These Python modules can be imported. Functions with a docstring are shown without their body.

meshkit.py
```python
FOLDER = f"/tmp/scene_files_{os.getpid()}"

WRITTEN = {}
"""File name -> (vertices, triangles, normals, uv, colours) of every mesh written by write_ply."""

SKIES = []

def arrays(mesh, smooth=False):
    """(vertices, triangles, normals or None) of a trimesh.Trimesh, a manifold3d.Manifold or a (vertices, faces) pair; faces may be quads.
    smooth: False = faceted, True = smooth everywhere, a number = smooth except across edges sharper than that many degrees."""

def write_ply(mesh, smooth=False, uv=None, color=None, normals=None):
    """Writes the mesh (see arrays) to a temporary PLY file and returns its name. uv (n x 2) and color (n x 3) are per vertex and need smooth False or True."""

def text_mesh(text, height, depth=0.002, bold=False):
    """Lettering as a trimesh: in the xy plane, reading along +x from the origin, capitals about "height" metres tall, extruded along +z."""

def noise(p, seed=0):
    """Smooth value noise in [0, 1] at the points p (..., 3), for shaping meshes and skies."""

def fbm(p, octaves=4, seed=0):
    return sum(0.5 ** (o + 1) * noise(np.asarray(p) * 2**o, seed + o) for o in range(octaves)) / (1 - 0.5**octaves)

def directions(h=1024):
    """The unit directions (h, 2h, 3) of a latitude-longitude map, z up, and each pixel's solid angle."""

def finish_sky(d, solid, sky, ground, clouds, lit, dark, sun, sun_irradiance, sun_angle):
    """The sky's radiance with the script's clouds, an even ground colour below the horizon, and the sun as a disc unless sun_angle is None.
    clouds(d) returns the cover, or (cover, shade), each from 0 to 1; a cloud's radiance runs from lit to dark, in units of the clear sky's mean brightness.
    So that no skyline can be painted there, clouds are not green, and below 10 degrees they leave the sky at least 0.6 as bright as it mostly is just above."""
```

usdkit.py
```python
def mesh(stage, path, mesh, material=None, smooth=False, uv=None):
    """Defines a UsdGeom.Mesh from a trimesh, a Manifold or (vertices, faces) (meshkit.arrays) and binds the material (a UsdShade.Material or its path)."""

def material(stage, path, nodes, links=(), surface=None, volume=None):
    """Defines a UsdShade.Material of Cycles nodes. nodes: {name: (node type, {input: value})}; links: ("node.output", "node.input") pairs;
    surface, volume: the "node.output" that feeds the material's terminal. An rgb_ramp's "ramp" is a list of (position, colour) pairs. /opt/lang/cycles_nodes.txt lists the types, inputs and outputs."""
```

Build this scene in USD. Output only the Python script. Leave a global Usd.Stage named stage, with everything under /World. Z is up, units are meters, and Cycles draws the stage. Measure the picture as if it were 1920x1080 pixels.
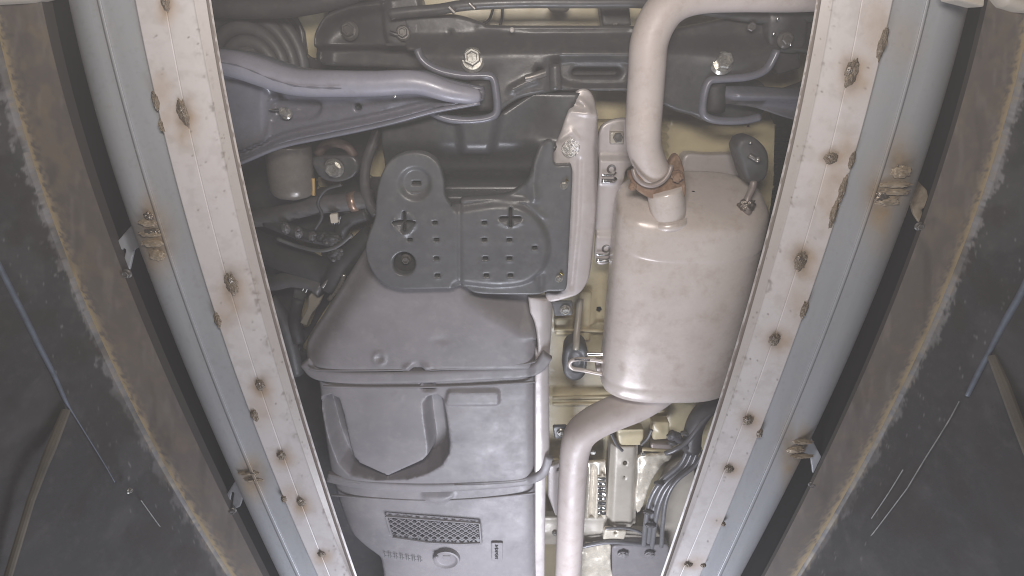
import math, random
import numpy as np, trimesh, usdkit, meshkit
from scipy.spatial import Delaunay
from scipy.interpolate import PchipInterpolator
from shapely.geometry import Polygon, Point, LineString
import shapely
from pxr import Usd, UsdGeom, UsdShade, UsdLux, Sdf, Gf, Vt

random.seed(7); RNG = np.random.default_rng(7)
stage = Usd.Stage.CreateInMemory()
UsdGeom.SetStageUpAxis(stage, UsdGeom.Tokens.z); UsdGeom.SetStageMetersPerUnit(stage, 1.0)
UsdGeom.Xform.Define(stage, '/World'); UsdGeom.Scope.Define(stage, '/World/Looks')

# ---------------------------------------------------------------- camera, lamps, exposure
CZ = 0.75                      # camera height above the pit floor
FPX, TILT = 960.0, math.radians(26.0)
CT, ST = math.cos(TILT), math.sin(TILT)
cam = UsdGeom.Camera.Define(stage, '/World/Camera')
# local x = right (+X), local y = picture up = -(0,CT,-ST), local -z = forward (0,ST,CT)
cam.AddTransformOp().Set(Gf.Matrix4d(1, 0, 0, 0,  0, -CT, ST, 0,  0, -ST, -CT, 0,  0, 0, CZ, 1))
cam.CreateHorizontalApertureAttr(36.0); cam.CreateVerticalApertureAttr(36.0*9/16)
cam.CreateFocalLengthAttr(36.0*FPX/1920.0)
cam.CreateClippingRangeAttr(Gf.Vec2f(0.01, 100.0))
cam.CreateExposureAttr(-0.22)

def lamp(name, pos, aim, w, h, power, col):
    l = UsdLux.RectLight.Define(stage, '/World/' + name)
    l.CreateWidthAttr(w); l.CreateHeightAttr(h); l.CreateIntensityAttr(power); l.CreateNormalizeAttr(True)
    l.CreateColorAttr(Gf.Vec3f(*col))
    p, a = np.array(pos, float), np.array(aim, float)
    z = -(a-p)/np.linalg.norm(a-p); x = np.cross([0, 1, 0] if abs(z[1]) < .9 else [0, 0, 1], z); x /= np.linalg.norm(x); y = np.cross(z, x)
    l.AddTransformOp().Set(Gf.Matrix4d(*x, 0, *y, 0, *z, 0, *p, 1))
    return l
lamp('front_lamp', (0.05, 1.60, CZ+0.20), (0, 0.75, CZ+1.0), 0.50, 0.45, 7.2, (0.86, 0.89, 1.0))
lamp('camera_lamp', (0.0, -0.17, CZ+0.12), (0, 0.25, CZ+1.0), 0.30, 0.12, 2.65, (1.0, 0.93, 0.87))
HAZE = 0.070

# ---------------------------------------------------------------- helpers
def P(u, v, h):
    """The point at height h above the camera that the photograph shows at pixel (u, v) (1920 x 1080)."""
    u, v, h = np.broadcast_arrays(np.asarray(u, float), np.asarray(v, float), np.asarray(h, float))
    a, b = (u-960)/FPX, (v-540)/FPX
    t = h/(CT-ST*b)
    return np.stack([a*t, (b*CT+ST)*t, h+CZ], -1)
def S(v, h):                   # metres per pixel there
    return h/(CT-ST*(v-540)/FPX)/FPX
def wall_pt(u, v, x):          # the point of a wall at constant x seen at (u, v)
    a, b = (u-960)/FPX, (v-540)/FPX
    t = x/a
    return np.array([x, (b*CT+ST)*t, (CT-ST*b)*t+CZ])

used = {}
def numbered(parent, name):
    k = used.get((parent, name), 0); used[(parent, name)] = k+1
    return name if k == 0 else f'{name}_{k:03d}'
def path_of(p): return '/World' if p is None else (p if isinstance(p, str) else str(p.GetPath()))
def tag(o, label=None, cat=None, group=None, kind=None):
    pr = o.GetPrim() if hasattr(o, 'GetPrim') else o
    for k, x in (('label', label), ('category', cat), ('group', group), ('kind', kind)):
        if x: pr.SetCustomDataByKey(k, x)
    return o
def obj(name, mesh, m, parent=None, smooth=35, label=None, color=None):
    pp = path_of(parent); path = pp + '/' + numbered(pp, name)
    if color is not None:
        o = usdkit.mesh(stage, path, mesh, M[m], smooth=True)
        UsdGeom.PrimvarsAPI(o).CreatePrimvar('wear', Sdf.ValueTypeNames.Color3fArray, 'vertex').Set(Vt.Vec3fArray.FromNumpy(np.asarray(color, np.float32)))
    else:
        o = usdkit.mesh(stage, path, mesh, M[m], smooth=smooth)
    if label: tag(o, label)
    return o
def thing(name, label, cat, group=None, loc=(0, 0, 0)):
    x = UsdGeom.Xform.Define(stage, '/World/' + numbered('/World', name))
    if any(loc): x.AddTranslateOp().Set(Gf.Vec3d(*loc))
    return tag(x, label, cat, group)
def cat_(*ms):
    V, F, n = [], [], 0
    for m in ms:
        if isinstance(m, trimesh.Trimesh): v, f = np.array(m.vertices), np.array(m.faces)
        else: v, f = m
        V.append(v); F.append(f+n); n += len(v)
    return np.vstack(V), np.vstack(F)
def sm(x, a, b):
    t = np.clip((x-a)/(b-a), 0, 1); return t*t*(3-2*t)
def spline(pts, step=6.0, closed=False):
    """Catmull-Rom through pts, sampled about every step units of its first two coordinates."""
    p = np.asarray(pts, float)
    if closed: q = np.vstack([p[-1], p, p[0], p[1]])
    else: q = np.vstack([2*p[0]-p[1], p, 2*p[-1]-p[-2]])
    out = []
    for i in range(1, len(q)-2):
        n = max(1, int(np.linalg.norm((q[i+1]-q[i])[:2])/step))
        t = np.linspace(0, 1, n, endpoint=False)[:, None]
        a, b, c, d = q[i-1], q[i], q[i+1], q[i+2]
        out.append(.5*(2*b+(c-a)*t+(2*a-5*b+4*c-d)*t**2+(3*b-a-3*c+d)*t**3))
    if not closed: out.append(q[-2][None])
    return np.vstack(out)
def rounded(pts, r=8):
    p = Polygon(pts); return p.buffer(-r).buffer(2*r).buffer(-r)
def dens(ring, res):
    ls = LineString(ring.coords); n = max(4, int(ls.length/res))
    return np.array([ls.interpolate(k/n, normalized=True).coords[0] for k in range(n)])
def sheet(poly, h, dz=None, res=7.0, rim=0.012, bev=5.0, bevh=0.004, col=None, extra=None):
    """A pressed sheet whose outline is poly (pixels); h: height of its plane (number or function of u, v);
    dz(u, v): relief in metres along the vertical (positive is up, away from the camera); its edges roll up by bevh over bev pixels and a rim closes it."""
    if not isinstance(poly, Polygon): poly = Polygon(poly)
    if not poly.is_valid: poly = poly.buffer(0)
    if poly.geom_type != 'Polygon': poly = max(poly.geoms, key=lambda g: g.area)
    rings = [poly.exterior]+list(poly.interiors)
    B = [dens(r, res*.7) for r in rings]
    pts, nb = [np.vstack(B)], sum(map(len, B))
    if bev:
        for d in (.12, .4, 1.0):
            q = poly.buffer(-bev*d)
            for g in getattr(q, 'geoms', [q]):
                if g.is_empty: continue
                for r in [g.exterior]+list(g.interiors): pts.append(dens(r, res*.7))
    x0, y0, x1, y1 = poly.bounds
    gx, gy = np.meshgrid(np.arange(x0+.3*res, x1, res), np.arange(y0+.3*res, y1, res*.9))
    gx = gx+((np.arange(len(gy)) % 2)*res/2)[:, None]
    g = np.stack([gx.ravel(), gy.ravel()], 1)
    if extra is not None: g = np.vstack([g, extra])
    inner = poly.buffer(-(bev*1.15 if bev else res*.4))
    g = g[shapely.contains_xy(inner, g[:, 0], g[:, 1])]
    uv = np.vstack(pts+[g])
    tri = Delaunay(uv).simplices
    c = uv[tri].mean(1)
    tri = tri[shapely.contains_xy(poly, c[:, 0], c[:, 1])]
    e1, e2 = uv[tri[:, 1]]-uv[tri[:, 0]], uv[tri[:, 2]]-uv[tri[:, 0]]
    ar = e1[:, 0]*e2[:, 1]-e1[:, 1]*e2[:, 0]
    tri = tri[np.abs(ar) > 1e-3]; ar = ar[np.abs(ar) > 1e-3]
    tri[ar > 0] = tri[ar > 0][:, ::-1]                    # faces look down, towards the camera
    hh = h(uv[:, 0], uv[:, 1]) if callable(h) else np.full(len(uv), float(h))
    V = P(uv[:, 0], uv[:, 1], hh)
    z = np.zeros(len(uv)) if dz is None else dz(uv[:, 0], uv[:, 1])
    if bev:
        d = shapely.distance(shapely.boundary(poly), shapely.points(uv))
        k = np.clip(d/bev, 0, 1)
        z = z+bevh*(1-np.sqrt(np.clip(1-(1-k)**2, 0, 1)))
    V[:, 2] += z
    n0, Vs, Fs, k = len(V), [V], [tri], 0
    base = len(V)
    for b in B:                                           # the rim
        m = len(b); lo = V[k:k+m]; hi = lo+[0, 0, rim]
        Vs += [lo, hi]; i = np.arange(m); j = (i+1) % m
        Fs += [np.stack([base+i, base+j, base+m+j], 1), np.stack([base+i, base+m+j, base+m+i], 1)]
        base += 2*m; k += m
    Vs.append(V+[0, 0, rim]); Fs.append(tri[:, ::-1]+base)
    VV, FF = np.vstack(Vs), np.vstack(Fs)
    if col is None: return VV, FF
    c = col(uv[:, 0], uv[:, 1]); bc = [x for b, s in zip(B, np.cumsum([0]+[len(b) for b in B])) for x in (c[s:s+len(b)], c[s:s+len(b)])]
    return (VV, FF), np.vstack([c]+bc+[c])
def sweep(path, rad, seg=20, cap=True, flat=1.0):
    """A round bar along world points; rad: radius or one per point."""
    p = np.asarray(path, float); r = np.broadcast_to(np.asarray(rad, float), len(p))
    t = np.gradient(p, axis=0); t /= np.linalg.norm(t, axis=1, keepdims=True)
    n = np.cross(t[0], [0, 0, 1.0]);
    if np.linalg.norm(n) < 1e-3: n = np.array([1.0, 0, 0])
    n /= np.linalg.norm(n); V = []
    a = np.linspace(0, 2*np.pi, seg, endpoint=False)
    for i in range(len(p)):
        n = n-t[i]*(n@t[i]); n /= np.linalg.norm(n); b = np.cross(t[i], n)
        V.append(p[i]+r[i]*(np.cos(a)[:, None]*n+flat*np.sin(a)[:, None]*b))
    V = np.vstack(V); m = len(p); F = []
    j = np.arange(seg); k = (j+1) % seg
    for i in range(m-1):
        F += [np.stack([i*seg+j, i*seg+k, (i+1)*seg+k], 1), np.stack([i*seg+j, (i+1)*seg+k, (i+1)*seg+j], 1)]
    if cap:
        V = np.vstack([V, p[0], p[-1]])
        F += [np.stack([np.full(seg, len(V)-2), k, j], 1), np.stack([np.full(seg, len(V)-1), (m-1)*seg+j, (m-1)*seg+k], 1)]
    return V, np.vstack(F)
def tube(pts, w, seg=20, step=8, flat=1.0):
    """pts: (u, v, h) along its middle; w: its width in pixels (number or one per point)."""
    p = np.asarray(pts, float); ww = np.broadcast_to(np.asarray(w, float), len(p))
    q = spline(np.column_stack([p, ww]), step)
    return sweep(P(q[:, 0], q[:, 1], q[:, 2]), q[:, 3]/2*S(q[:, 1], q[:, 2]), seg, flat=flat)
def strand(pts3, r, seg=8, step=.01):
    p = np.asarray(pts3, float); out = []
    q = np.vstack([2*p[0]-p[1], p, 2*p[-1]-p[-2]])
    for i in range(1, len(q)-2):
        n = max(2, int(np.linalg.norm(q[i+1]-q[i])/step)); t = np.linspace(0, 1, n, endpoint=False)[:, None]
        a, b, c, d = q[i-1:i+3]; out.append(.5*(2*b+(c-a)*t+(2*a-5*b+4*c-d)*t**2+(3*b-a-3*c+d)*t**3))
    return sweep(np.vstack(out+[q[-2][None]]), r, seg)
def lathe(prof, seg=32):
    """prof: (radius, height) from the axis out; turned round z."""
    return trimesh.creation.revolve(np.asarray(prof, float), sections=seg)
def place(m, at, axis=(0, 0, -1), spin=0.0):
    """Stands a mesh whose top is +z at a world point with its top along axis."""
    a = np.asarray(axis, float); a = a/np.linalg.norm(a)
    T = trimesh.geometry.align_vectors([0, 0, 1], a)
    if spin: T = T@trimesh.transformations.rotation_matrix(spin, [0, 0, 1])
    if isinstance(m, trimesh.Trimesh): v, f = np.array(m.vertices), np.array(m.faces)
    else: v, f = m
    return v@T[:3, :3].T+np.asarray(at), f
def bolt_mesh(d, hd=None, flange=True, cup=True):
    """A hexagon bolt head: flange d across, hexagon 0.66 d, dished top."""
    hd = hd or .42*d; r = d/2; hr = .36*d if flange else .5*d
    parts = []
    if flange: parts.append(lathe([(0, 0), (r, 0), (r, .05*d), (hr*1.12, .16*d), (0, .16*d)], 28))
    a = np.arange(6)*np.pi/3
    lev = [(0 if not flange else .1*d, hr), (hd*.88, hr), (hd, hr*.86)]
    if cup: lev += [(hd, hr*.66), (hd*.82, hr*.55)]
    V = [np.column_stack([rr*np.cos(a), rr*np.sin(a), np.full(6, z)]) for z, rr in lev]; V.append([[0, 0, lev[-1][0]]])
    V = np.vstack(V); F = []
    for i in range(len(lev)-1):
        for j in range(6):
            k = (j+1) % 6; F += [[i*6+j, i*6+k, (i+1)*6+k], [i*6+j, (i+1)*6+k, (i+1)*6+j]]
    n = len(lev)-1
    for j in range(6): F.append([n*6+j, n*6+(j+1) % 6, len(V)-1])
    parts.append((V, np.array(F)))
    return cat_(*parts)
def bolt(u, v, h, w, m='zinc', parent=None, axis=(0, 0, -1), name='bolt', label=None, **k):
    return obj(name, place(bolt_mesh(w*S(v, h), **k), P(u, v, h), axis, random.random()), m, parent, 25, label)
def curve(*vu):
    a = np.array(sorted(vu), float); f = PchipInterpolator(a[:, 0], a[:, 1])
    s0 = (a[1, 1]-a[0, 1])/(a[1, 0]-a[0, 0]); s1 = (a[-1, 1]-a[-2, 1])/(a[-1, 0]-a[-2, 0])
    def g(v):
        v = np.asarray(v, float); x = f(np.clip(v, a[0, 0], a[-1, 0]))
        return x+np.minimum(v-a[0, 0], 0)*s0+np.maximum(v-a[-1, 0], 0)*s1
    return g
def loft(cols, v, closed=False):
    """cols: one (u(v), h) per lengthwise line; a strip between neighbours. Faces look down for lines that run to the right."""
    pts = np.stack([P(c(v) if callable(c) else c, v, h) for c, h in cols])       # line x station
    n, m = pts.shape[:2]; V = pts.reshape(-1, 3); F = []
    i = np.arange(m-1)
    for k in range(n-1 if not closed else n):
        a, b = k*m+i, ((k+1) % n)*m+i
        F += [np.stack([a, b+1, b], 1), np.stack([a, a+1, b+1], 1)]
    return V, np.vstack(F)
def splitflat(V, F, ang=28):
    m = trimesh.Trimesh(V, F, process=False); return m
def blob(u, v, h, wu, wv, d, seed, amp=.35):
    """A lumpy weld bead on the sheet at height h, wu x wv pixels, d metres proud."""
    s = trimesh.creation.icosphere(3); x = np.array(s.vertices)
    n = meshkit.fbm(x*3.4+seed*7.3, 3, seed)-.5
    x = x*(1+2*amp*n)[:, None]; k = S(v, h)
    x = x*[wu/2*k, wv/2*k, d]
    return x+P(u, v, h), np.array(s.faces)

# ---------------------------------------------------------------- materials
M = {}
def mat(name, c, rough=.5, metal=0.0, c2=None, scale=9.0, spots=None, bump=.15, bscale=260.0, bdist=.0006, spec=.5, wear=False, stretch=None, rvar=.12, rust=(.20, .085, .03), soot=(.035, .028, .024), dust=(.30, .27, .25)):
    """c to c2 in soft clouds; spots = (colour, amount, scale): speckle of dirt; wear: the mesh's own rust / soot / dust marks."""
    c2 = c2 or tuple(x*.78 for x in c)
    n = {'g': ('geometry', {}),
         'map': ('mapping', {'scale': stretch or (1, 1, 1)}),
         'n1': ('noise_texture', {'scale': scale, 'detail': 6.0, 'roughness': .62}),
         'r1': ('rgb_ramp', {'ramp': [(.28, c2), (.72, c)]}),
         'n2': ('noise_texture', {'scale': bscale, 'detail': 3.0, 'roughness': .6}),
         'b': ('bump', {'strength': bump, 'distance': bdist}),
         'n3': ('noise_texture', {'scale': scale*3.1, 'detail': 5.0, 'roughness': .7}),
         'mr': ('map_range', {'from_min': .3, 'from_max': .7, 'to_min': max(rough-rvar, .04), 'to_max': min(rough+rvar, 1)}),
         'p': ('principled_bsdf', {'metallic': metal, 'specular_ior_level': spec})}
    l = [('g.position', 'map.vector'), ('map.vector', 'n1.vector'), ('n1.fac', 'r1.fac'), ('g.position', 'n2.vector'), ('n2.fac', 'b.height'), ('b.normal', 'p.normal'),
         ('map.vector', 'n3.vector'), ('n3.fac', 'mr.value'), ('mr.result', 'p.roughness')]
    out = 'r1.color'
    if spots:
        sc, am, ss = spots
        n['n4'] = ('noise_texture', {'scale': ss, 'detail': 7.0, 'roughness': .75})
        n['r4'] = ('rgb_ramp', {'ramp': [(.5, (0, 0, 0)), (.72, (am, am, am))]})
        n['bw4'] = ('rgb_to_bw', {}); n['m4'] = ('mix_color', {'b': sc})
        l += [('g.position', 'n4.vector'), ('n4.fac', 'r4.fac'), ('r4.color', 'bw4.color'), ('bw4.val', 'm4.fac'), (out, 'm4.a')]; out = 'm4.result'
    if wear:
        n['at'] = ('attribute', {'attribute': 'wear'}); n['sp'] = ('separate_color', {})
        l += [('at.color', 'sp.color')]
        for k, (ch, cc) in enumerate((('b', dust), ('r', rust), ('g', soot))):
            n[f'w{k}'] = ('mix_color', {'b': cc}); l += [(out, f'w{k}.a'), (f'sp.{ch}', f'w{k}.fac')]; out = f'w{k}.result'
    l.append((out, 'p.base_color'))
    M[name] = usdkit.material(stage, '/World/Looks/' + name, n, l, surface='p.BSDF')
mat('white_steel', (.56, .53, .525), .42, 0, (.50, .47, .465), 7, ((.36, .31, .28), .35, 55), .04, wear=True, stretch=(1, .35, 1), rust=(.34, .23, .13), soot=(.12, .09, .07))
mat('galvanised', (.36, .37, .39), .40, .15, (.29, .295, .305), 11, ((.36, .34, .32), .35, 30), .05, wear=True, stretch=(1, .15, 1), rust=(.36, .25, .14), soot=(.09, .075, .06))
mat('brown_steel', (.155, .130, .112), .55, 0, (.105, .09, .079), 9, ((.21, .15, .095), .5, 18), .2, wear=True, stretch=(1, .3, 1), rust=(.36, .275, .155), soot=(.035, .031, .028), dust=(.38, .34, .32))
mat('pit_wall_paint', (.048, .046, .046), .6, 0, (.034, .033, .033), 7, ((.10, .09, .085), .4, 50), .25, 120, .0012, wear=True, rust=(.19, .16, .12), dust=(.20, .19, .19))
mat('pit_floor_concrete', (.10, .10, .10), .8, 0, (.06, .06, .06), 5)
mat('weld_rust', (.20, .15, .10), .45, .2, (.085, .062, .042), 70, ((.46, .42, .36), .5, 170), .9, 420, .002)
mat('weld_light', (.33, .30, .27), .34, .8, (.17, .12, .08), 80, None, .7, 420, .0015)
mat('rust_orange', (.255, .15, .088), .75, 0, (.15, .085, .052), 55, ((.36, .28, .21), .6, 70), .7, 300, .0015)
mat('dusty_plastic', (.235, .217, .225), .48, 0, (.160, .150, .156), 6, ((.29, .268, .258), .5, 28), .08, 420, .0004, spec=.36)
mat('plate_plastic', (.098, .099, .103), .40, 0, (.072, .072, .076), 11, ((.17, .155, .145), .35, 35), .10, 380, .0005)
mat('black_plastic', (.060, .060, .064), .34, 0, (.046, .046, .049), 12, ((.10, .095, .09), .3, 35), .08, 380, .0004)
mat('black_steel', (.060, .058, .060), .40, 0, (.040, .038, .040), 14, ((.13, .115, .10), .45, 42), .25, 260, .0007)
mat('arm_steel', (.17, .17, .205), .33, .1, (.13, .13, .155), 14, ((.21, .19, .19), .35, 50), .10, 260, .0006)
mat('aluminised', (.63, .57, .53), .28, .08, (.56, .49, .45), 9, ((.38, .29, .235), .55, 24), .06, 300, .0005)
mat('pipe_dusty', (.54, .475, .445), .50, .0, (.46, .40, .37), 10, ((.32, .25, .21), .5, 30), .12, 300, .0006)
mat('aluminised_dirty', (.34, .29, .27), .48, .3, (.27, .225, .205), 12, ((.22, .17, .14), .45, 40), .15, 300, .0006)
mat('heat_shield', (.53, .49, .485), .42, .15, (.47, .425, .41), 9, ((.40, .33, .30), .4, 40), .12, 300, .0006)
mat('foil', (.80, .74, .62), .30, .3, (.68, .61, .50), 25, ((.42, .37, .29), .4, 60), .3, 90, .002)
mat('beige_paint', (.60, .515, .325), .36, 0, (.52, .445, .28), 6, ((.43, .37, .25), .35, 28), .05, 300, .0004)
mat('beige_grey', (.45, .41, .345), .40, .1, (.37, .335, .28), 10, ((.28, .24, .2), .4, 40), .1, 300, .0004)
mat('beam_cream', (.50, .45, .38), .5, 0, (.42, .37, .30), 8)
mat('rubber', (.085, .083, .085), .5, 0, (.06, .059, .06), 25, ((.14, .135, .13), .35, 50), .3, 240, .0008)
mat('dark_rubber', (.036, .035, .036), .6, 0, (.026, .025, .026), 25, ((.08, .075, .07), .3, 50), .3, 240, .0008)
mat('zinc', (.50, .49, .46), .30, .75, (.40, .385, .35), 60, ((.25, .2, .16), .35, 150), .1)
mat('dull_zinc', (.20, .19, .18), .42, .6, (.13, .12, .115), 60, ((.2, .14, .1), .4, 150), .1)
mat('bright_metal', (.78, .78, .78), .16, 1.0, (.66, .66, .66), 40, None, .05)
mat('brass', (.62, .47, .16), .25, 1.0, (.5, .36, .1), 40, None, .05)
mat('shock_tan', (.175, .16, .14), .30, .2, (.13, .115, .10), 15, ((.1, .085, .07), .4, 40), .1)
mat('hose_grey', (.10, .095, .098), .45, 0, (.07, .066, .068), 16, ((.2, .17, .15), .35, 50), .15)
mat('line_grey', (.20, .195, .205), .32, .2, (.15, .148, .155), 25, None, .1)
mat('copper_clip', (.42, .29, .22), .35, .6, (.33, .22, .16), 30, None, .1)
mat('cable_blue', (.13, .15, .19), .45, .1, (.085, .095, .12), 40)
mat('wall_streak', (.15, .13, .10), .7, 0, (.08, .072, .06), 18)
mat('gap_shade', (.012, .012, .012), .8, 0, (.008, .008, .008), 10, None, .1, spec=.1)
mat('lit_arm_tube', (.29, .285, .335), .36, .05, (.24, .237, .285), 18, ((.22, .21, .22), .4, 60), .12, 260, .0006)  # bluish lamp light put into a paler grey than the arm
mat('seam_pale', (.26, .25, .24), .6, 0, (.10, .10, .10), 60)
mat('burnt_tan', (.40, .33, .24), .5, .2, (.20, .145, .095), 45, ((.10, .075, .055), .7, 70), .6)
mat('sparkle_metal', (.85, .84, .82), .30, .7, (.5, .46, .44), 120, None, 1.0, 260, .004)
mat('rust_brown', (.13, .085, .068), .6, .1, (.085, .06, .05), 40, None, .4)
mat('tan_clip', (.42, .27, .10), .5, 0, (.34, .22, .08), 30, None, .1)

# ---------------------------------------------------------------- the pit: floor, walls, steel edge beams
HB = 0.74                      # the edge beams' face
def Lv(*a):
    """A long fair edge: a cubic through the measured points, straight beyond them."""
    a = np.array(a, float); k = np.polyfit((a[:, 0]-540)/600, a[:, 1], 3); lo, hi = a[0, 0], a[-1, 0]; dk = np.polyder(k)
    def g(v):
        v = np.asarray(v, float); c = (np.clip(v, lo, hi)-540)/600
        return np.polyval(k, c)+(v-np.clip(v, lo, hi))*np.polyval(dk, c)/600
    return g
L_H = Lv((0, 102), (100, 122), (200, 143), (300, 172), (400, 209), (500, 249), (600, 290), (700, 328), (800, 370), (866, 400), (940, 440), (1080, 508))
L_I = Lv((0, 78), (100, 98), (200, 126), (300, 156), (400, 189), (500, 226), (600, 267), (700, 310), (800, 356), (866, 384), (940, 423), (1040, 473), (1080, 493))
L_J = Lv((0, -15), (80, 0), (100, 5), (200, 31), (300, 61), (400, 96), (500, 133), (600, 176), (700, 217), (800, 267), (866, 306), (940, 350), (1040, 411), (1080, 434))
R_I = Lv((0, 1850), (100, 1832), (200, 1804), (300, 1772), (400, 1738), (500, 1696), (600, 1662), (700, 1624), (813, 1573), (913, 1520), (1013, 1463), (1080, 1437))
R_J = Lv((0, 1935), (80, 1921), (200, 1899), (300, 1864), (400, 1826), (500, 1786), (600, 1748), (700, 1707), (813, 1652), (913, 1592), (1013, 1530), (1080, 1494))
VV_ = np.arange(-260, 1241, 4.0)
def strip(cols, v, sub=6, mirror=False, col=None, smoothx=False):
    """Dense lengthwise strip between lines (u(v), h); returns mesh and wear colours from col(u, v, w), w = 0..1 across."""
    us = np.stack([c(v) for c, h in cols]); hs = np.array([h for c, h in cols], float); k = np.arange(len(cols))
    w = np.linspace(0, len(cols)-1, (len(cols)-1)*sub+1)
    if smoothx and len(cols) > 2: U = PchipInterpolator(k, us)(w); H = PchipInterpolator(k, hs)(w)
    else: U = np.stack([np.interp(w, k, us[:, j]) for j in range(len(v))], 1); H = np.interp(w, k, hs)
    Vg, Hg, Wg = np.broadcast_to(v, U.shape), np.broadcast_to(H[:, None], U.shape), np.broadcast_to((w/w[-1])[:, None], U.shape)
    V = P(U, Vg, Hg).reshape(-1, 3); m = len(v); i = np.arange(m-1); F = []
    for a in range(len(w)-1):
        q = np.stack([a*m+i, a*m+i+1, (a+1)*m+i+1], 1), np.stack([a*m+i, (a+1)*m+i+1, (a+1)*m+i], 1)
        F += [x[:, ::-1] if mirror else x for x in q]
    C = col(U, Vg, Wg).reshape(-1, 3) if col else np.zeros((len(V), 3))
    return (V, np.vstack(F)), C
def join(parts):
    return cat_(*[p[0] for p in parts]), np.vstack([p[1] for p in parts])
def NZ(u, v, s, seed, oct=4): return meshkit.fbm(np.stack([u*s, v*s, u*0+seed*3.7], -1), oct, seed)
def shift(c, d): return lambda v: c(v)+d

def beam_wear(J, I, side, seed):
    def f(U, V, W):
        d = np.abs(U-J(V))                                  # pixels from the rusty edge
        n = NZ(U, V, .035, seed); n2 = NZ(U, V, .17, seed+3)
        rust = np.clip(sm(n2+.35*np.exp(-d/9)-.10, .42, .56)*np.exp(-d/8)*1.5, 0, 1)
        rust += .30*sm(n, .5, .7)*sm(V, 1100, -100)*.6
        soot = .35*sm(NZ(U*1.4, V*.4, .03, seed+9), .55, .75)
        dust = np.clip(.7*np.exp(-d/6)*sm(n2, .42, .58)+.12*sm(NZ(U*1.6, V*.35, .06, seed+14), .56, .72), 0, 1)
        return np.stack([np.clip(rust, 0, .9), soot, dust], -1)
    return f
def wall_wear(J, seed):
    def f(U, V, W):
        d = np.abs(U-J(V)); n = NZ(U, V, .05, seed); n2 = NZ(U, V, .20, seed+1)
        reach = 12+46*(n-.3)
        dust = np.clip(sm(reach+26*(n2-.5)-d, -2, 6)*(.35+.9*n2)*(.95-.5*sm(V, 500, 1000)), 0, .9)
        rust = np.clip(.9*sm(12+24*(n2-.5)-d, -2, 4)*sm(NZ(U, V, .07, seed+5), .42, .55), 0, .9)
        speck = sm(meshkit.fbm(np.stack([W[0]*260, W[1]*260, 0*U+seed], -1), 2, seed+8), .82, .90)*sm(W[1]-CZ, HB-.13, HB-.09)
        return np.stack([rust, .5*sm(NZ(U, V, .02, seed+11), .5, .65), np.clip(dust+.7*speck+.10*sm(meshkit.fbm(np.stack([W[0]*16, W[1]*16, 0*U+seed], -1), 4, seed+12), .56, .68), 0, 1)], -1)
    return f
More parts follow.
